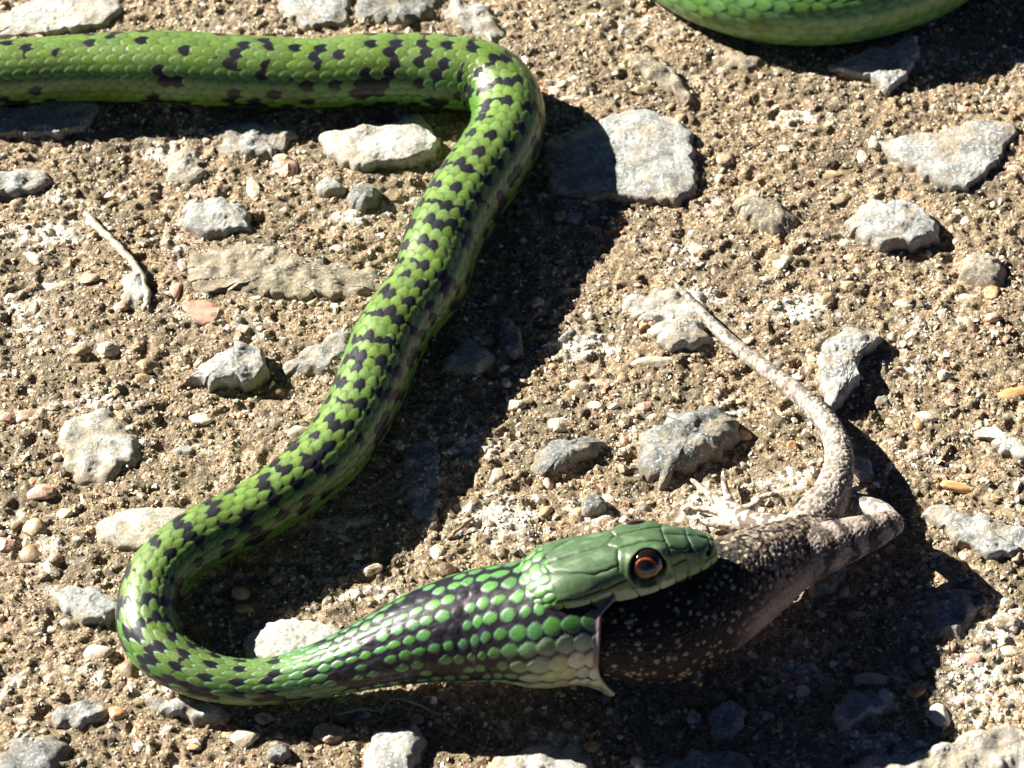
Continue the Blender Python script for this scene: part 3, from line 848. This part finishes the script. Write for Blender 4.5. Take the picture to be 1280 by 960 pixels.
dl = np.where((isup < 0.5) & (eye_d < 3.6), 9, dl)
dl = np.where(X < -18.3, 9, dl)
groove = np.exp(-(dl / 0.11)**2)
puff = 0.13 * (1 - np.exp(-(dl / 0.4)**2))
# small scales on the nape, continuing the neck's
nape = sstep(-16.6, -17.6, X)
Pl = Pl + nrm * (puff - 0.20 * groove - 0.13)[..., None]
# nostril
for sgn in (1, -1):
    dn = np.sqrt((X - 11.2)**2 + (Z + 2.5)**2)
    Pl[..., 1] -= sgn * (np.sign(Y) == sgn) * 0.7 * np.exp(-(dn / 0.42)**2)
dn = np.sqrt((X - 11.2)**2 + (Z + 2.5)**2)
# cells of the nape
ncx = np.floor(X / 2.6 + 0.5 * (np.floor(an / 0.34)[None] % 2)); ncy = np.floor(an / 0.34)[None] + 0 * X
fx = (X / 2.6 + 0.5 * (np.floor(an / 0.34)[None] % 2)) % 1 - 0.5; fy = (an / 0.34)[None] % 1 - 0.5
ne = (fx / 0.47)**2 + (fy / 0.44)**2
Pl += nrm * (nape * 0.16 * np.sqrt(np.clip(1 - ne, 0, 1)))[..., None]
HP = HL(Pl[..., 0], Pl[..., 1], Pl[..., 2])
hc = np.zeros(X.shape + (3,))
hc[:] = colr(0.055, 0.140, 0.040)
tw = isup[..., None]
hc = hc * (1 - tw) + colr(0.062, 0.112, 0.052) * tw
mot = perlin(X / 2.2, Y / 1.5 + Z / 2, 36)[..., None]
hc *= 1 + 0.22 * mot + 0.16 * perlin(X / 0.6, Y / 0.6 + Z / 0.6, 38)[..., None]
palem = (sstep(0.1, 0.5, perlin(X / 3.2, Y / 1.3, 37)) * 0.35)[..., None] * tw
hc = hc * (1 - palem) + colr(0.19, 0.27, 0.15) * palem
dark_top = np.exp(-((X - 9) / 2.2)**2)[..., None] * tw
hc = hc * (1 - 0.5 * dark_top) + colr(0.03, 0.085, 0.05) * 0.5 * dark_top
labial = ((isup < 0.5) & (Z < np.interp(X, [-17, -11.3, -7.2, -3.4, 2.5, 6, 13], [0.4, -0.6, -1.1, -2.9, -3.3, -3.1, -3.7])))
pale = labial * sstep(-17, -12, X) * sstep(6.5, 2.5, X)
lg = colr(0.15, 0.28, 0.08)
hc = np.where(labial[..., None], lg, hc)
pm = (pale * (0.45 + 0.55 * sstep(-3.0, -4.4, Z)))[..., None]
hc = hc * (1 - pm) + colr(0.52, 0.56, 0.38) * pm
eyer = np.exp(-((eye_d - 4.0) / 0.6)**2)[..., None] * (isup < 0.5)[..., None] * (X > -1)[..., None]
hc = hc * (1 - 0.6 * eyer) + colr(0.20, 0.36, 0.08) * 0.6 * eyer
hc = hc * (1 - 0.8 * groove[..., None]) + colr(0.008, 0.02, 0.01) * 0.8 * groove[..., None]
hc = np.where((dn < 0.55)[..., None], colr(0.03, 0.02, 0.012), hc)
socket = (eye_d < 3.45) & (np.abs(Y) > 2.5) & (isup < 0.6)
hc = np.where(socket[..., None], colr(0.01, 0.01, 0.01), hc)
nh = hash01(ncx, ncy, 9)
nc = np.where((ne < 1)[..., None], colr(0.085, 0.21, 0.055) * (0.8 + 0.4 * nh[..., None]), colr(0.025, 0.04, 0.03))
hc = np.where((nape > 0.5)[..., None], nc, hc)
under = (nrm[..., 2] < -0.8) & (np.abs(Y) < hb[:, None] * 0.9)
under &= (sa < -0.5)
hc = np.where(under[..., None], colr(0.20, 0.13, 0.13), hc)
# close the snout
headV = HP.reshape(-1, 3)
headF = grid_faces(len(hx), NA, off=len(bodyV))[:, ::-1]
snV = np.vstack([bodyV, headV]); snC = np.vstack([bodyC, np.clip(hc, 0, 1).reshape(-1, 3)])
snF = np.vstack([bodyF, headF])
base = at(560, 800, 0)
snake = bpy.data.objects.new('snake', None); COL.objects.link(snake)
snake.location = Vector(base * S); snake.empty_display_size = 0.01
tag(snake, 'bright green snake with black spots swallowing a lizard, winding over the stony ground', 'snake')
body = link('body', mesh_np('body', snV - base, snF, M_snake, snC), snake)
tag(body, kind='thing')

def mat_eye():
    m, nt, p = new_mat('snake_eye')
    at_ = N(nt, 'ShaderNodeAttribute', attribute_name='Col')
    nt.links.new(at_.outputs['Color'], p.inputs['Base Color'])
    p.inputs['Roughness'].default_value = 0.07; p.inputs['Coat Weight'].default_value = 1.0
    p.inputs['Coat Roughness'].default_value = 0.02
    return m
M_eye = mat_eye()
M_iris, nt_, p_ = new_mat('iris_orange')
co_ = coords(nt_)
nt_.links.new(mixc(nt_, mapr(nt_, noise_n(nt_, co_, 3.0, 3), 0.35, 0.65), (0.14, 0.028, 0.008), (0.34, 0.085, 0.018)), p_.inputs['Base Color'])
p_.inputs['Roughness'].default_value = 0.2

ev, ef = ico(4)
for sgn in (1, -1):
    c = HL(EL[0], sgn * (EL[1] - 1.15), EL[2])
    ax = HN * sgn * math.cos(0.42) + HU * math.sin(0.42)
    fx_ = HF; ux = HU * math.cos(0.42) - HN * sgn * math.sin(0.42)
    loc = ev * 2.75
    # flattened dome with its pole on the local x axis, turned outwards
    Ml = ax[None] * loc[:, :1] * 0.80 + fx_[None] * loc[:, 1:2] * 1.10 + ux[None] * loc[:, 2:3] * 1.08
    rr_ = np.sqrt(((loc[:, 1] + 0.0))**2 + loc[:, 2]**2)
    ec = np.zeros((len(ev), 3)); ec[:] = colr(0.010, 0.006, 0.004)
    ec = np.where(((rr_ > 1.9))[:, None], colr(0.010, 0.005, 0.004), ec)
    me = mesh_np('eye', Ml, ef, M_eye, ec)
    e = link('eye', me, snake); e.location = Vector((c - base) * S)
    # iris ring, just proud of the eyeball
    nu_, nv_ = 64, 10
    th = np.arange(nu_) / nu_ * 2 * math.pi; ph = np.arange(nv_) / nv_ * 2 * math.pi
    TH, PHh = np.meshgrid(th, ph, indexing='ij')
    Rr = 1.82 + 0.19 * np.cos(PHh) * (1 + 0.25 * np.sin(TH * 2 + 1))
    x1 = Rr * np.cos(TH) * 1.0 - 0.40; z1 = Rr * np.sin(TH) * 1.0
    depth = 0.80 * np.sqrt(np.clip(2.75**2 - (x1 / 1.10)**2 - (z1 / 1.08)**2, 0, None)) + 0.035 * np.sin(PHh) + 0.005
    V_ = ax[None, None] * depth[..., None] + fx_ * x1[..., None] + ux * z1[..., None]
    ff = np.vstack([grid_faces(nu_, nv_), np.stack([(nu_ - 1) * nv_ + np.arange(nv_), np.arange(nv_), (np.arange(nv_) + 1) % nv_, (nu_ - 1) * nv_ + (np.arange(nv_) + 1) % nv_], -1)])
    link('iris', mesh_np('iris', V_.reshape(-1, 3), ff, M_iris), e)

# ------------------------------------------------------------------ the lizard being swallowed
def tube(P, r, n=20, per=8, squash=1.0):
    """closed tube through points P (mm) with radii r, rounded ends; returns verts, tris, centre samples"""
    A_ = cr_spline(np.hstack([np.asarray(P, float), np.asarray(r, float)[:, None]]), per)
    Cc, rr = A_[:, :3], np.maximum(A_[:, 3], 0.12)
    T_ = np.gradient(Cc, axis=0); T_ /= np.linalg.norm(T_, axis=1)[:, None]
    # rounded ends
    pre = [(Cc[0] - T_[0] * rr[0] * math.sin(a), T_[0], rr[0] * math.cos(a)) for a in (1.45, 1.1, 0.6)]
    post = [(Cc[-1] + T_[-1] * rr[-1] * math.sin(a), T_[-1], rr[-1] * math.cos(a)) for a in (0.6, 1.1, 1.45)]
    Cc2 = np.array([q[0] for q in pre] + list(Cc) + [q[0] for q in post])
    T2 = np.array([q[1] for q in pre] + list(T_) + [q[1] for q in post])
    r2 = np.array([q[2] for q in pre] + list(rr) + [q[2] for q in post])
    s_ = np.cross(np.array([0, 0, 1.0]), T2); ln = np.linalg.norm(s_, axis=1)
    s_[ln < 1e-3] = (1, 0, 0); s_ /= np.linalg.norm(s_, axis=1)[:, None]
    n_ = np.cross(T2, s_)
    a = np.arange(n) / n * 2 * math.pi
    V = Cc2[:, None] + r2[:, None, None] * (np.cos(a)[None, :, None] * n_[:, None] * squash + np.sin(a)[None, :, None] * s_[:, None])
    k = len(Cc2)
    Fq = grid_faces(k, n)
    tri = np.vstack([Fq[:, :3], Fq[:, [0, 2, 3]]])
    V = np.vstack([V.reshape(-1, 3), Cc2[0], Cc2[-1]])
    j = np.arange(n); j2 = (j + 1) % n
    tri = np.vstack([tri, np.stack([np.full(n, k * n), j, j2], -1), np.stack([np.full(n, k * n + 1), (k - 1) * n + j2, (k - 1) * n + j], -1)])
    return V, tri, np.hstack([Cc, rr[:, None]])

LZ = {}
def PX(lst):
    P = []; r = []
    for px, py, z, w in lst:
        p = at(px, py, z); P.append(p); r.append(w * mpp(p))
    return P, r
def lt(name, lst, **kw):
    P, r = PX(lst); LZ.setdefault(name, []).append(tube(P, r, **kw))
lt('body', [(735,792,16,50),(775,790,15.5,60),(815,788,14.5,66),(850,778,14,66),(890,750,13.5,67),(925,728,12.8,62),(960,708,11.6,53),(995,688,10,42),(1025,664,8.5,30)], n=32)
lt('tail', [(990,680,10,30),(1018,650,9.2,29),(1036,622,8.5,24),(1047,592,7.6,19.5),(1048,562,6.6,16.5),(1036,532,5.6,14.5),(1010,503,4.6,13),(978,476,3.8,11.5),(942,450,3.1,10),(908,422,2.6,8.5),(878,392,2.2,6.5),(856,368,2.0,4.5),(843,354,1.8,2.5)], per=10)
lt('leg', [(975,704,11,38),(1016,690,11.2,34),(1056,676,11.4,28),(1090,664,11.4,22),(1113,655,11.0,17)], n=24)
lt('shin', [(1116,655,10.6,14),(1100,641,8.8,15),(1076,635,7.0,15),(1052,633,5,12),(1034,640,3.4,9)], n=20)
lt('shin', [(1040,640,3.2,7),(1030,622,2.0,5),(1068,612,1.8,4),(1084,606,1.4,2.5)], n=12)
lt('shin', [(1034,640,3.0,6),(1060,620,2.0,4),(1090,622,1.6,3)], n=12)
lt('far', [(1000,668,7,22),(965,660,5.5,19),(935,652,4,15),(912,638,2.6,13)], n=18)
lt('far', [(930,655,3.5,12),(905,654,2.4,9),(880,652,1.8,5)], n=12)
for toe in ([(912,640,2.6,9),(893,624,2.4,6),(878,611,2.2,4.5),(865,600,2.0,3)], [(914,634,2.8,8),(908,616,2.8,5),(905,602,2.6,4),(904,590,2.2,2.8)],
            [(925,640,2.4,8),(940,632,2.6,5),(952,622,3.0,4),(966,618,3.2,3.6),(976,622,2.4,3),(981,632,1.6,2.4)], [(908,642,2.2,8),(890,638,2.0,5),(872,636,1.8,3.6),(860,630,1.6,2.6)]):
    lt('far', toe, n=10, per=5)
lt('arm', [(905,745,17.5,20),(880,752,20.5,17),(858,768,20.8,15),(848,792,18.6,14),(852,818,14.6,12),(866,840,10.5,10)], n=18)
lt('arm', [(866,840,10.5,9),(872,856,7.5,7),(866,868,5.5,4)], n=10)
allV = []; allT = []; off_ = 0; cpts = []; cid = []
ids = {'body': 0, 'tail': 1, 'leg': 2, 'shin': 3, 'far': 4, 'arm': 5}
for k, lst in LZ.items():
    for V_, T_, cc in lst:
        allV.append(V_); allT.append(T_ + off_); off_ += len(V_)
        cpts.append(np.hstack([cc, np.linspace(0, 1, len(cc))[:, None]])); cid.append(np.full(len(cc), ids[k]))
raw = mesh_np('lizard_raw', np.vstack(allV), np.vstack(allT))
tmp = link('lizard_raw', raw)
rm = tmp.modifiers.new('remesh', 'REMESH'); rm.mode = 'VOXEL'; rm.voxel_size = 0.27 * S; rm.use_smooth_shade = True
sm_ = tmp.modifiers.new('smooth', 'SMOOTH'); sm_.factor = 0.5; sm_.iterations = 7
dg = bpy.context.evaluated_depsgraph_get()
evo = tmp.evaluated_get(dg); me_ = evo.to_mesh()
nvt = len(me_.vertices)
LV = np.empty(nvt * 3, np.float32); me_.vertices.foreach_get('co', LV); LV = LV.reshape(-1, 3).astype(float) / S
LN = np.empty(nvt * 3, np.float32); me_.vertices.foreach_get('normal', LN); LN = LN.reshape(-1, 3).astype(float)
npo = len(me_.polygons)
lv = np.empty(npo * 4, np.int32); me_.loops.foreach_get('vertex_index', lv); LF = lv.reshape(-1, 4)
evo.to_mesh_clear()
bpy.data.objects.remove(tmp, do_unlink=True); bpy.data.meshes.remove(raw)
cp = np.vstack(cpts); cidv = np.concatenate(cid)
bestd = np.full(nvt, 1e9); bi = np.zeros(nvt, int)
for a in range(0, nvt, 8000):
    d = np.linalg.norm(LV[a:a + 8000, None] - cp[None, :, :3], axis=2) / cp[None, :, 3]
    bi[a:a + 8000] = d.argmin(1)
pid = cidv[bi]; par = cp[bi, 4]
cell = np.full(nvt, 0.85)
f1 = np.empty(nvt); f2 = np.empty(nvt); cr1 = np.empty(nvt)
for i in range(nvt):
    q = LV[i] / cell[i]
    dd_, pp = mnoise.voronoi(Vector(q))
    f1[i] = dd_[0]; f2[i] = dd_[1]
    c0 = pp[0]; cr1[i] = (math.sin(c0[0] * 12.9898 + c0[1] * 78.233 + c0[2] * 37.719) * 43758.5453) % 1.0
edge = np.clip((f2 - f1) / 0.35, 0, 1)
dotd = np.empty(nvt); dotr = np.empty(nvt)
for i in range(nvt):
    dd_, pp = mnoise.voronoi(Vector(LV[i] / 1.5 + 7.3))
    dotd[i] = dd_[0]; c0 = pp[0]
    dotr[i] = (math.sin(c0[0] * 12.9898 + c0[1] * 78.233 + c0[2] * 37.719) * 43758.5453) % 1.0
dot = (dotr > 0.22) & (dotd < 0.19 + 0.17 * dotr)
dome = np.sqrt(edge)
amp = np.select([pid == 0, pid == 1, pid == 2], [0.32, 0.42, 0.26], 0.14)
amp = np.where((pid == 1) & (par > 0.5), 0.15, amp)
big_dot = dot
pos = LV + LN * (amp * (dome - 0.5) + 0.16 * np.clip(1 - (dotd / 0.40)**2, 0, 1) * big_dot * (pid == 0))[:, None]
low = 0.5 + 0.5 * np.array([mnoise.noise(Vector(p * 0.22)) for p in LV])
mid = 0.5 + 0.5 * np.array([mnoise.noise(Vector(p * 0.9)) for p in LV])
lc = np.zeros((nvt, 3))
gr = cr1[:, None]
side = LN[:, 2] * 0.75 - LN[:, 1] * 0.0
bodydark = colr(0.016, 0.013, 0.011) * (0.6 + gr)
bodyc = np.where(dot[:, None], colr(0.34, 0.32, 0.22), bodydark)
bodyc = np.where(((cr1 > 0.35) & (cr1 < 0.62) & (f1 < 0.26))[:, None], colr(0.14, 0.125, 0.09), bodyc)
rear_b = sstep(0.52, 0.66, par)
greyb = colr(0.20, 0.155, 0.13) * (0.55 + 0.9 * gr)
bodyc = np.where((~dot & (mid + 0.25 * (cr1 - 0.5) > 0.46))[:, None], bodyc * (1 - rear_b[:, None] * 0.85) + greyb * rear_b[:, None] * 0.85, bodyc)
bel = (sstep(0.60, 0.05, LN[:, 2] + 0.25 * (mid - 0.5)) * sstep(0.42, 0.56, par))[:, None]
bodyc = bodyc * (1 - bel) + colr(0.42, 0.32, 0.27) * (0.75 + 0.4 * mid[:, None]) * bel
tail_c = colr(0.46, 0.41, 0.36) * (0.7 + 0.5 * gr)
flecks = (cr1 > 0.74) | (mid * 0.6 + low * 0.5 > 0.70)
tail_c = np.where(flecks[:, None], colr(0.12, 0.10, 0.085) * (0.8 + gr), tail_c)
tail_c = np.where((edge < 0.25)[:, None], tail_c * 0.55, tail_c)
bar = np.sin(par * 30 + 5.0 * (low - 0.5) + 2.5 * (mid - 0.5)) * 0.5 + 0.5
leg_c = colr(0.40, 0.33, 0.29) * (0.65 + 0.6 * gr) * (1 - 0.84 * sstep(0.42, 0.72, bar * (0.7 + 0.5 * mid)))[:, None]
lb = sstep(-0.25, -0.6, LN[:, 2])[:, None]
leg_c = leg_c * (1 - lb) + colr(0.50, 0.40, 0.32) * lb
leg_c = np.where((edge < 0.22)[:, None], leg_c * 0.55, leg_c)
jb = (sstep(0.42, 0.08, par) * np.clip(1.6 * mid + cr1 - 0.6, 0, 1))[:, None]
leg_c = leg_c * (1 - jb) + greyb * 0.8 * jb
sh_c = colr(0.46, 0.42, 0.38) * (0.75 + 0.4 * gr); sh_c = np.where((mid * 0.6 + low * 0.5 > 0.58)[:, None], sh_c * 0.4, sh_c)
far_c = colr(0.48, 0.42, 0.36) * (0.75 + 0.4 * gr); far_c = np.where(((mid + low * 0.7) > 0.93)[:, None], colr(0.14, 0.11, 0.09), far_c)
arm_c = colr(0.020, 0.020, 0.025) * (0.6 + gr); arm_c = np.where((cr1 > 0.9)[:, None], colr(0.30, 0.29, 0.22), arm_c)
lc = np.select([(pid == k)[:, None] for k in range(6)], [bodyc, tail_c, leg_c, sh_c, far_c, arm_c])
lb0 = at(960, 720, 0)
lizard = link('lizard', mesh_np('lizard', pos - lb0, LF, M_liz, np.clip(lc, 0, 1)))
lizard.location = Vector(lb0 * S)
tag(lizard, 'dark speckled lizard held head first in the snake\'s mouth, its tail curling away', 'lizard')
print('CL', [tuple(round(float(x),1) for x in c) for c in ctrl[:12]])
print('lizard verts', nvt, 'snake verts', len(snV))

# ------------------------------------------------------------------ root, twigs
def twig(lst, label, name='twig', cat='twig', m=None):
    P, r = PX(lst); V_, T_, cc = tube(P, r, n=14, per=10)
    V_ = V_ + 0.35 * (lst[0][3] > 3) * np.stack([perlin(V_[:, 0] / 3, V_[:, 1] / 3, 83), perlin(V_[:, 0] / 3, V_[:, 1] / 3, 84), 0 * V_[:, 0]], -1)
    V_ = V_ + 0.2 * np.stack([perlin(V_[:, 0] / 1.2, V_[:, 1] / 1.2 + V_[:, 2], 80), perlin(V_[:, 1] / 1.2, V_[:, 2], 81), perlin(V_[:, 0] / 1.0, V_[:, 2] + V_[:, 1], 82)], -1)
    b = at(lst[0][0], lst[0][1], 0)
    o = link(name, mesh_np(name, V_ - b, T_, m or M_twig)); o.location = Vector(b * S)
    tag(o, label, cat); return o
twig([(108,268,0.9,4.5),(122,284,1.1,6),(146,306,1.2,5.2),(164,326,1.2,4.8),(178,348,1.2,4.4),(184,370,1.1,4.2),(181,386,0.6,3.5)], 'pale curved dry root lying left of the snake, hooked at its lower end', 'root', 'root')
twig([(424,894,0.9,1.6),(452,886,1.3,1.6),(474,888,1.2,1.5),(492,874,1.8,1.5),(520,880,1.6,1.6),(548,894,0.9,1.4)], 'thin crooked dry twig below the snake\'s neck in the shade')
twig([(560,672,0.8,2),(575,660,1.4,2.6),(590,648,1.4,2)], 'short brown splinter above the snake\'s swollen neck', m=M_peb[5])

# ------------------------------------------------------------------ random pebbles and grit
def in_stone(x, y):
    for s in stone_polys:
        lo = s.min(0); hi = s.max(0)
        if lo[0] < x < hi[0] and lo[1] < y < hi[1]:
            c = s.mean(0)
            X_ = s[:, 0]; Y_ = s[:, 1]; X2 = np.roll(X_, -1); Y2 = np.roll(Y_, -1)
            cond = ((Y_ > y) != (Y2 > y)) & (x < (X2 - X_) * (y - Y_) / (Y2 - Y_ + 1e-12) + X_)
            if cond.sum() % 2: return True
    return False
tries = 0
while n_peb < 296 and tries < 6000:
    tries += 1
    px = random.uniform(0, 1280); py = random.uniform(0, 960)
    p = at(px, py, 0)
    if in_stone(p[0], p[1]): continue
    k = np.hypot(SNAKE_XY[:, 0] - p[0], SNAKE_XY[:, 1] - p[1])
    if (k < SNAKE_R * 0.9).any(): continue
    r = min(2.6, 0.85 * math.exp(abs(random.gauss(0, 0.42))))
    if any((p[0] - a)**2 + (p[1] - b)**2 < (r + c)**2 for a, b, c in peb_xy): continue
    mi = random.choices(range(6), (0.38, 0.13, 0.27, 0.05, 0.07, 0.10))[0]
    pebble(p[0], p[1], r * random.uniform(1.0, 1.5), r, mi, random.uniform(0, 3.14), sink=random.uniform(0.5, 0.74))
    peb_xy.append((p[0], p[1], r)); n_peb += 1

iv0, if0 = ico(0)
octv = np.array([(1, 0, 0), (-1, 0, 0), (0, 1, 0), (0, -1, 0), (0, 0, 1), (0, 0, -1)], float)
octf = np.array([(0, 2, 4), (2, 1, 4), (1, 3, 4), (3, 0, 4), (2, 0, 5), (1, 2, 5), (3, 1, 5), (0, 3, 5)])
pal = np.array([(0.66, 0.58, 0.45), (0.46, 0.36, 0.23), (0.27, 0.20, 0.125), (0.55, 0.30, 0.16), (0.12, 0.095, 0.06), (0.30, 0.285, 0.25), (0.80, 0.75, 0.66)])
def grains(n0, bv, bf, lo, sig, hi, seed, sink):
    g = np.random.default_rng(seed)
    nv0 = len(bv)
    var = np.array([chip(bv, np.random.default_rng(seed + k), 3, 0.5) for k in range(24)])
    x = g.uniform(-138, 138, n0); y = g.uniform(-125, 165, n0)
    keep = (np.abs(x) < 114 + 0.14 * (y + 112)) & (g.uniform(size=n0) < 0.66 + 0.6 * perlin(x / 9, y / 9, 90))
    x = x[keep]; y = y[keep]; n = len(x)
    sz = np.minimum(lo * np.exp(np.abs(g.normal(0, sig, n))), hi)
    q = g.normal(size=(n, 4)); q /= np.linalg.norm(q, axis=1)[:, None]
    w_, a1, b1, c1 = q.T
    Rm = np.stack([1 - 2 * (b1**2 + c1**2), 2 * (a1 * b1 - c1 * w_), 2 * (a1 * c1 + b1 * w_),
                   2 * (a1 * b1 + c1 * w_), 1 - 2 * (a1**2 + c1**2), 2 * (b1 * c1 - a1 * w_),
                   2 * (a1 * c1 - b1 * w_), 2 * (b1 * c1 + a1 * w_), 1 - 2 * (a1**2 + b1**2)], -1).reshape(n, 3, 3)
    vv_ = var[g.integers(0, 24, n)] * sz[:, None, None]
    vv_ = np.einsum('nij,nkj->nki', Rm, vv_) * np.array([1, 1, 0.75])
    z0 = ground_h(x, y) - sz * sink
    V_ = (vv_ + np.stack([x, y, z0], -1)[:, None]).reshape(-1, 3)
    F_ = (bf[None] + (np.arange(n) * nv0)[:, None, None]).reshape(-1, 3)
    pi = g.choice(7, n, p=[0.17, 0.30, 0.21, 0.06, 0.14, 0.05, 0.07])
    wl = g.uniform(size=n) < lime_f(x, y) * 0.85
    pi = np.where(wl, 6, pi)
    gc = pal[pi] * g.uniform(0.75, 1.15, (n, 1))
    return V_, F_, np.repeat(gc, nv0, axis=0), n
Va, Fa, Ca, n1 = grains(134000, octv, octf, 0.24, 0.35, 0.5, 99, 0.0)
Vb, Fb, Cb, n2 = grains(32000, iv0, if0, 0.42, 0.42, 1.1, 199, 0.15)
grit = link('grit', mesh_np('grit', np.vstack([Va, Vb]), np.vstack([Fa, Fb + len(Va)]), M_grit, np.clip(np.vstack([Ca, Cb]), 0, 1), smooth=False), ground)
tag(grit, kind='stuff')
print('grains', n1, n2, 'pebbles', n_peb)
